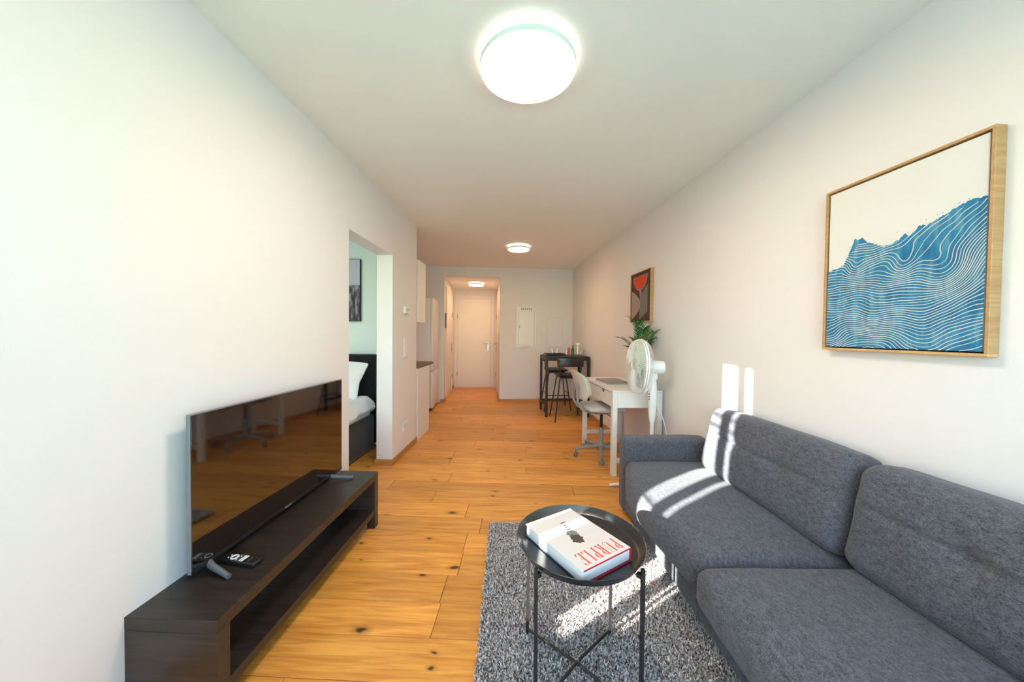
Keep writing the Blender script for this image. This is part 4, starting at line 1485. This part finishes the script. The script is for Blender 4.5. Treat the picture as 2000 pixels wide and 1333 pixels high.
# ------------------------------------------------------------------ bar table and stools
def bar_table():
    x0, x1, y0, y1, H = 0.895, 1.575, 5.095, 5.665, 0.925
    t = thing('bar_table', 'tall black bar table in the far corner of the room', 'table', (x0, y0, 0), 0)
    W, L = x1-x0, y1-y0
    m = M['black_metal']
    bm = new_bm(); add_box(bm, (0, 0, H-0.018), (W, L, H), 0.002); obj('tabletop', bm, m, t)
    lg = 0.036
    for x in (0.0, W-lg):
        for y in (0.0, L-lg):
            bm = new_bm(); add_box(bm, (x, y, 0), (x+lg, y+lg, H-0.0185), 0.001); obj('leg', bm, m, t)
    for a, b in (((lg, 0.004, H-0.062), (W-lg, 0.028, H-0.0185)), ((lg, L-0.028, H-0.062), (W-lg, L-0.004, H-0.0185)), ((0.004, lg, H-0.062), (0.028, L-lg, H-0.0185)), ((W-0.028, lg, H-0.062), (W-0.004, L-lg, H-0.0185))):
        bm = new_bm(); add_box(bm, a, b); obj('rail', bm, m, t)
    for a, b in (((lg, L-0.030, 0.145), (W-lg, L-0.006, 0.180)), ((0.006, lg, 0.145), (0.030, L-lg, 0.180)), ((W-0.030, lg, 0.145), (W-0.006, L-lg, 0.180))):
        bm = new_bm(); add_box(bm, a, b); obj('footrest', bm, m, t)
bar_table()
def bar_stool():
    t = thing('bar_stool', 'black bar stool with a backrest on the camera side of the bar table', 'stool', (1.205, 4.99, 0), 0.0, 'bar stools')
    # faces +y; seat at the origin
    m = M['black_metal']
    sz = 0.665
    def fs(p, u):
        q = p.copy(); k = 1-0.06*abs(u.x*u.y); q.x *= k; q.y *= k
        q.z += -0.010*(1-u.y*u.y)*(1-u.x*u.x) + 0.012*max(0, -u.y)**2
        return q
    bm = new_bm(); add_rbox(bm, (0.37, 0.34, 0.030), 0.012, (16, 16, 6), fs, Matrix.Translation((0, 0, sz))); obj('seat', bm, M['black_plastic'], t, angle=60)
    bm = new_bm(); add_box(bm, (-0.135, -0.15, sz-0.045), (0.135, 0.13, sz-0.018), 0.006); obj('seat_frame', bm, m, t)
    fr, to = 0.222, 0.135
    for x in (-1, 1):
        for y in (-1, 1):
            bm = new_bm()
            pts = [(x*fr, y*0.205, 0.0), (x*(to+0.012), y*0.128, sz-0.09), (x*(to+0.002), y*0.118, sz-0.045), (x*(to-0.05), y*0.11, sz-0.03)]
            add_tube(bm, pts, 0.0095, 8); obj('leg', bm, m, t)
    zf = 0.255
    k = zf/(sz-0.09)
    fx, fy = fr+(to+0.012-fr)*k, 0.205+(0.128-0.205)*k
    for a, b in (((-fx, fy, zf), (fx, fy, zf)), ((-fx, -fy, zf+0.03), (-fx, fy, zf+0.03)), ((fx, -fy, zf+0.03), (fx, fy, zf+0.03))):
        bm = new_bm(); add_tube(bm, [a, b], 0.008, 8); obj('foot_rail', bm, m, t)
    for x in (-1, 1):
        bm = new_bm(); add_tube(bm, [(x*0.13, -0.13, sz-0.03), (x*0.150, -0.165, sz+0.03), (x*0.165, -0.185, sz+0.23)], 0.0085, 8); obj('back_post', bm, m, t)
    bm = new_bm()
    def fb(p, u):
        q = p.copy(); q.y -= 0.028*(1-u.x*u.x); return q
    add_rbox(bm, (0.385, 0.018, 0.125), 0.008, (20, 4, 8), fb, Matrix.Translation((0, -0.170, sz+0.195))); obj('backrest', bm, M['black_plastic'], t, angle=60)
    return t
st1 = bar_stool()
copy_tree(st1, (1.17, 5.70, 0), PI, 'black bar stool tucked under the far side of the bar table', 'bar stools')

# things on the bar table
BT_Z = 0.925
def cyl_thing(name, label, cat, loc, prof, m, group=None, seg=24):
    bm = new_bm(); add_lathe(bm, prof, seg=seg)
    o = obj(name, bm, m, loc=loc)
    return tag(o, label, cat, group)
def table_things():
    t = thing('serving_tray', 'dark serving tray with raised rim on the bar table', 'tray', (1.10, 5.46, BT_Z), 0)
    bm = new_bm(); add_box(bm, (-0.15, -0.11, 0.0005), (0.15, 0.11, 0.006), 0.002); obj('tray_base', bm, M['black_plastic'], t)
    bm = new_bm()
    for a, b in (((-0.155, -0.115, 0.001), (0.155, -0.108, 0.030)), ((-0.155, 0.108, 0.001), (0.155, 0.115, 0.030)), ((-0.155, -0.108, 0.001), (-0.148, 0.108, 0.030)), ((0.148, -0.108, 0.001), (0.155, 0.108, 0.030))):
        add_box(bm, a, b, 0.001)
    obj('rim', bm, M['black_plastic'], t)
    gp = [(0.026, 0), (0.030, 0.002), (0.034, 0.095), (0.0325, 0.095), (0.029, 0.006), (0, 0.006)]
    for nm, x, y, lab in (('drinking_glass', 1.06, 5.47, 'left clear drinking glass standing on the serving tray'), ('drinking_glass', 1.145, 5.49, 'right clear drinking glass standing on the serving tray')):
        cyl_thing(nm, lab, 'glass', (x, y, BT_Z+0.0062), gp, M['glass'], 'drinking glasses on the tray')
    t = thing('glass_mug', 'clear glass mug with handle between the tray and the green bottle', 'mug', (1.285, 5.42, BT_Z), 0)
    bm = new_bm(); add_lathe(bm, [(0.030, 0.0003), (0.034, 0.003), (0.036, 0.090), (0.034, 0.090), (0.031, 0.008), (0, 0.008)], seg=24); obj('body', bm, M['glass'], t)
    bm = new_bm(); add_tube(bm, [(-0.034, 0, 0.075), (-0.055, 0, 0.070), (-0.060, 0, 0.045), (-0.052, 0, 0.022), (-0.033, 0, 0.018)], 0.0045, 8); obj('handle', bm, M['glass'], t)
    bm = new_bm(); add_box(bm, (-0.018, -0.018, 0.0), (0.018, 0.018, 0.125), 0.004)
    tag(obj('orange_packet', bm, M['orange'], loc=(1.322, 5.40, BT_Z+0.0003)), 'small orange packet standing left of the green bottle', 'packet')
    t = thing('green_bottle', 'dark green bottle standing on the bar table', 'bottle', (1.36, 5.31, BT_Z), 0)
    bm = new_bm(); add_lathe(bm, [(0.022, 0.0003), (0.024, 0.003), (0.024, 0.10), (0.016, 0.122), (0.011, 0.132), (0.011, 0.150), (0, 0.150)], seg=24); obj('body', bm, M['bottle_green'], t)
    bm = new_bm(); add_lathe(bm, [(0.013, 0.148), (0.013, 0.162), (0, 0.163)], seg=18); obj('cap', bm, M['black_plastic'], t)
    t = thing('glass_pitcher', 'clear glass pitcher with lid right of the green bottle', 'pitcher', (1.465, 5.40, BT_Z), 0)
    bm = new_bm(); add_lathe(bm, [(0.040, 0.0003), (0.043, 0.004), (0.045, 0.185), (0.0425, 0.185), (0.040, 0.010), (0, 0.010)], seg=28); obj('body', bm, M['glass'], t)
    bm = new_bm(); add_lathe(bm, [(0.046, 0.185), (0.046, 0.196), (0.020, 0.204), (0, 0.204)], seg=28); obj('lid', bm, M['plastic_white'], t)
    bm = new_bm(); add_tube(bm, [(0.043, 0, 0.16), (0.070, 0, 0.155), (0.075, 0, 0.09), (0.066, 0, 0.045), (0.042, 0, 0.04)], 0.006, 8); obj('handle', bm, M['plastic_white'], t)
    # crumpled dark cloth and a spoon left of the tray
    def fc(p, u): return p + Vector((0, 0, 0.010*noise.noise(p*22)+0.008*noise.noise(p*50)))
    bm = new_bm(); add_rbox(bm, (0.11, 0.13, 0.020), 0.008, (14, 14, 4), fc, Matrix.Translation((0, 0, 0.024)))
    tag(obj('napkin', bm, M['velvet'], loc=(1.0, 5.30, BT_Z-0.008), angle=70), 'folded black napkin at the left end of the bar table', 'napkin')
table_things()

# ------------------------------------------------------------------ panels, switches, sockets
def fuse_box():
    x0, x1, z0, z1 = 0.535, 0.915, 1.010, 1.772
    t = thing('fuse_box', 'white fuse box with a glossy framed door on the far wall', 'fuse box', (x0, YF, z0), 0)
    W, Hh = x1-x0, z1-z0
    m = M['white_lacquer']
    bm = new_bm()
    f = 0.045
    for a, b in (((0, -0.022, 0), (W, -0.001, f)), ((0, -0.022, Hh-0.075), (W, -0.001, Hh)), ((0, -0.022, f), (f, -0.001, Hh-0.075)), ((W-f, -0.022, f), (W, -0.001, Hh-0.075))):
        add_box(bm, a, b, 0.003)
    obj('frame', bm, m, t)
    bm = new_bm(); add_box(bm, (f+0.002, -0.018, f+0.002), (W-f-0.002, -0.004, Hh-0.077), 0.002); d = obj('door', bm, M['gloss_white'], t)
    bm = new_bm(); add_box(bm, (f+0.012, -0.022, 0.36), (f+0.024, -0.017, 0.42), 0.002); obj('latch', bm, M['grey_plastic'], d)
    for k in range(6):
        bm = new_bm(); add_box(bm, (0.09+k*0.035, -0.0235, Hh-0.055), (0.112+k*0.035, -0.0215, Hh-0.035)); obj('vent_slot', bm, M['pot'], t)
    for k in range(5):
        bm = new_bm(); add_box(bm, (0.10+k*0.035, -0.0235, 0.018), (0.122+k*0.035, -0.0215, 0.026)); obj('vent_slot', bm, M['pot'], t)
M['gloss_white'] = mat('gloss_white', (0.78, 0.77, 0.74), 0.22, var=0.01)
fuse_box()
def hatch():
    x0, x1, z0, z1 = 1.090, 1.430, 0.995, 1.600
    t = thing('access_hatch', 'flat white access hatch beside the fuse box, above the bar table', 'hatch', (x0, YF, z0), 0)
    W, Hh = x1-x0, z1-z0
    bm = new_bm()
    for a, b in (((0, -0.010, 0), (W, -0.001, 0.03)), ((0, -0.010, Hh-0.03), (W, -0.001, Hh)), ((0, -0.010, 0.03), (0.03, -0.001, Hh-0.03)), ((W-0.03, -0.010, 0.03), (W, -0.001, Hh-0.03))):
        add_box(bm, a, b, 0.002)
    obj('frame', bm, M['wall'], t)
    bm = new_bm(); add_box(bm, (0.034, -0.008, 0.034), (W-0.034, -0.002, Hh-0.034), 0.002); obj('panel', bm, M['wall'], t)
hatch()
def wall_plate(name, label, cat, y, z, w, h, d=0.012):
    t = thing(name, label, cat, (lx(y)+0.0005, y, z), -ANG)
    bm = new_bm(); add_box(bm, (0, -w/2, -h/2), (d, w/2, h/2), 0.003); obj('plate', bm, M['plastic_white'], t)
    return t
th_ = wall_plate('thermostat', 'small white thermostat on the wall end above the switches', 'thermostat', 3.615, 1.498, 0.105, 0.075, 0.028)
bm = new_bm(); add_box(bm, (0.028, -0.03, -0.012), (0.030, 0.03, 0.022), 0.001); obj('display', bm, M['chair_white'], th_)
sw = wall_plate('switch_panel', 'tall white light switch panel on the wall end below the thermostat', 'switch', 3.610, 1.112, 0.085, 0.215, 0.010)
for k in range(3):
    bm = new_bm(); add_box(bm, (0.010, -0.030, -0.098+k*0.068), (0.014, 0.030, -0.038+k*0.068), 0.002); obj('rocker', bm, M['plastic_white'], sw)
so_ = wall_plate('wall_socket', 'white double wall socket low on the wall end near the floor', 'socket', 3.625, 0.290, 0.150, 0.082, 0.010)
for y in (-0.036, 0.036):
    bm = new_bm(); add_lathe(bm, [(0.021, 0), (0.021, 0.004), (0.018, 0.004), (0.016, 0.001), (0, 0.001)], (0, 0, 0), 20, Matrix.Translation((0.0098, y, 0)) @ Matrix.Rotation(PI/2, 4, 'Y')); obj('outlet', bm, M['chair_white'], so_)
t = thing('intercom', 'grey door intercom on the left hall wall by the opening', 'intercom', (HX0, 6.42, 1.50), 0)
bm = new_bm(); add_box(bm, (0.0005, -0.045, -0.14), (0.025, 0.045, 0.14), 0.004); obj('body', bm, M['grey_plastic'], t)
bm = new_bm(); add_box(bm, (0.025, -0.03, 0.02), (0.027, 0.03, 0.10), 0.001); obj('grille', bm, M['pot'], t)

# ------------------------------------------------------------------ kitchen behind the end of the left wall
def kitchen():
    m = M['white_lacquer']
    def kx(y): return lx(y) + 0.006
    def unit(name, label, y0, y1, z0, z1, depth, cat, front_off=0.0):
        t = thing(name, label, cat, (kx(y0)-front_off, y0, 0), -ANG)
        L = (y1-y0)/ca
        bm = new_bm(); add_box(bm, (-depth, 0, z0), (-0.019, L, z1)); obj('body', bm, m, t, smooth=False)
        bm = new_bm(); add_box(bm, (-0.018, 0.001, z0+0.002), (0.0, L-0.001, z1-0.002), 0.0015); obj('door', bm, m, t)
        return t
    unit('base_cabinet', 'white kitchen base cabinet behind the end of the left wall', 4.02, 4.49, 0.0, 0.848, 0.56, 'cabinet')
    unit('wall_cabinet', 'white kitchen wall cabinet hanging above the grey worktop', 4.02, 4.31, 1.386, 2.115, 0.36, 'cabinet')
    y0 = 4.005
    t = thing('worktop', 'grey kitchen worktop on the white base cabinet', 'worktop', (kx(y0)+0.006, y0, 0.849), -ANG)
    bm = new_bm(); add_box(bm, (-0.57, 0, 0), (0.0, 0.66, 0.032), 0.002); obj('slab', bm, M['worktop'], t)
kitchen()
def fridge():
    t = thing('fridge', 'tall white fridge freezer standing beyond the kitchen worktop', 'fridge', (-0.862, 5.545, 0), 0)
    m = M['fridge']
    bm = new_bm(); add_box(bm, (-0.60, 0, 0.045), (-0.045, 0.60, 1.825), 0.004); obj('body', bm, m, t)
    for a, b in ((0.05, 0.645), (0.655, 1.825)):
        bm = new_bm(); add_box(bm, (-0.043, 0.001, a), (0, 0.599, b), 0.006, seg=2); obj('door', bm, m, t)
    bm = new_bm(); add_box(bm, (-0.58, 0.01, 0.0), (-0.03, 0.59, 0.044)); obj('plinth', bm, M['black_plastic'], t)
fridge()

# ------------------------------------------------------------------ bedroom
def bed():
    # local: x across (0 = visible side), y along to the headboard
    t = thing('bed', 'black velvet upholstered bed seen through the bedroom opening', 'bed', (-1.262, 3.235, 0), -ANG)
    bm = new_bm(); add_rbox(bm, (1.70, 2.0, 0.36), 0.02, (20, 24, 10), lambda p, u: p+Vector((0.004*noise.noise(p*9), 0, 0)), Matrix.Translation((-0.86, -0.46, 0.20))); obj('base', bm, M['velvet'], t, angle=60)
    bm = new_bm(); add_rbox(bm, (1.68, 1.96, 0.14), 0.04, (12, 14, 6), None, Matrix.Translation((-0.87, -0.46, 0.435))); obj('mattress', bm, M['linen'], t, angle=60)
    for k in range(4):
        x1 = -0.005-k*0.43
        bm = new_bm(); add_rbox(bm, (0.424, 0.10, 0.98), 0.03, (12, 6, 16), None, Matrix.Translation((x1-0.212, 0.598, 0.535))); obj('headboard_panel', bm, M['velvet'], t, angle=60)
    for x, y in ((-0.08, -1.3), (-1.6, -1.3), (-0.08, 0.45), (-1.6, 0.45)):
        bm = new_bm(); add_lathe(bm, [(0.03, 0), (0.03, 0.021)], (x, y, 0), 12); obj('foot', bm, M['black_plastic'], t)
    # duvet lying on the bed, hanging over its side
    def fd(p, u):
        q = p.copy()
        q.z += 0.022*noise.noise(p*6) + 0.012*noise.noise(p*14) + 0.006*noise.noise(p*30)
        if u.x > 0.93:
            q.z -= 0.075*(1+0.45*noise.noise(Vector((0, p.y*6, 1))))*(u.x-0.93)/0.07
            q.x += 0.016*noise.noise(p*9)
        return q
    bm = new_bm(); add_rbox(bm, (1.75, 1.86, 0.075), 0.034, (50, 60, 6), fd, Matrix.Translation((-0.84, -0.44, 0.546)))
    d = obj('duvet', bm, M['linen'], loc=(-1.262, 3.235, 0), rotz=-ANG, angle=80)
    tag(d, 'crumpled white duvet on the black bed', 'duvet')
    def pil(name, label, x, y, z, tilt, w):
        def fp(p, u):
            q = p.copy()
            k = (1-abs(u.x)**2.4)*(1-abs(u.y)**2.4)
            q.z = p.z*(0.25+1.25*k)
            s = 1-0.10*(1-abs(u.x*u.y))
            q.x *= s; q.y *= s
            q.z += 0.008*noise.noise(p*14)
            return q
        bm = new_bm(); add_rbox(bm, (w, 0.42, 0.11), 0.02, (26, 22, 8), fp, Matrix.Translation((x, y, z)) @ Matrix.Rotation(math.radians(8), 4, 'Y') @ Matrix.Rotation(math.radians(tilt), 4, 'X'))
        o = obj(name, bm, M['linen'], loc=(-1.262, 3.235, 0), rotz=-ANG, angle=80)
        return tag(o, label, 'pillow')
    pil('pillow', 'plump white pillow leaning against the black headboard', -0.38, 0.395, 0.785, 66, 0.62)
bed()
def city_picture():
    t = thing('city_picture', 'black and white photo print on the bedroom wall above the bed', 'picture', (-1.405-0.615*ca, bw(-1.405-0.615*ca)-0.001, 1.385), -ANG)
    W, Hh = 0.615, 0.69
    bm = new_bm(); add_box(bm, (0, -0.03, 0), (W, 0, Hh), 0.002); obj('canvas', bm, M['black_edge'], t)
    bm = new_bm(); add_box(bm, (0.004, -0.0315, 0.004), (W-0.004, -0.0302, 0.40)); obj('print', bm, M['city'], t, smooth=False, label='dark city photograph')
    bm = new_bm(); add_box(bm, (0.004, -0.0315, 0.4002), (W-0.004, -0.0302, Hh-0.004)); obj('print', bm, M['city_sky'], t, smooth=False, label='pale lilac sky of the print')
city_picture()
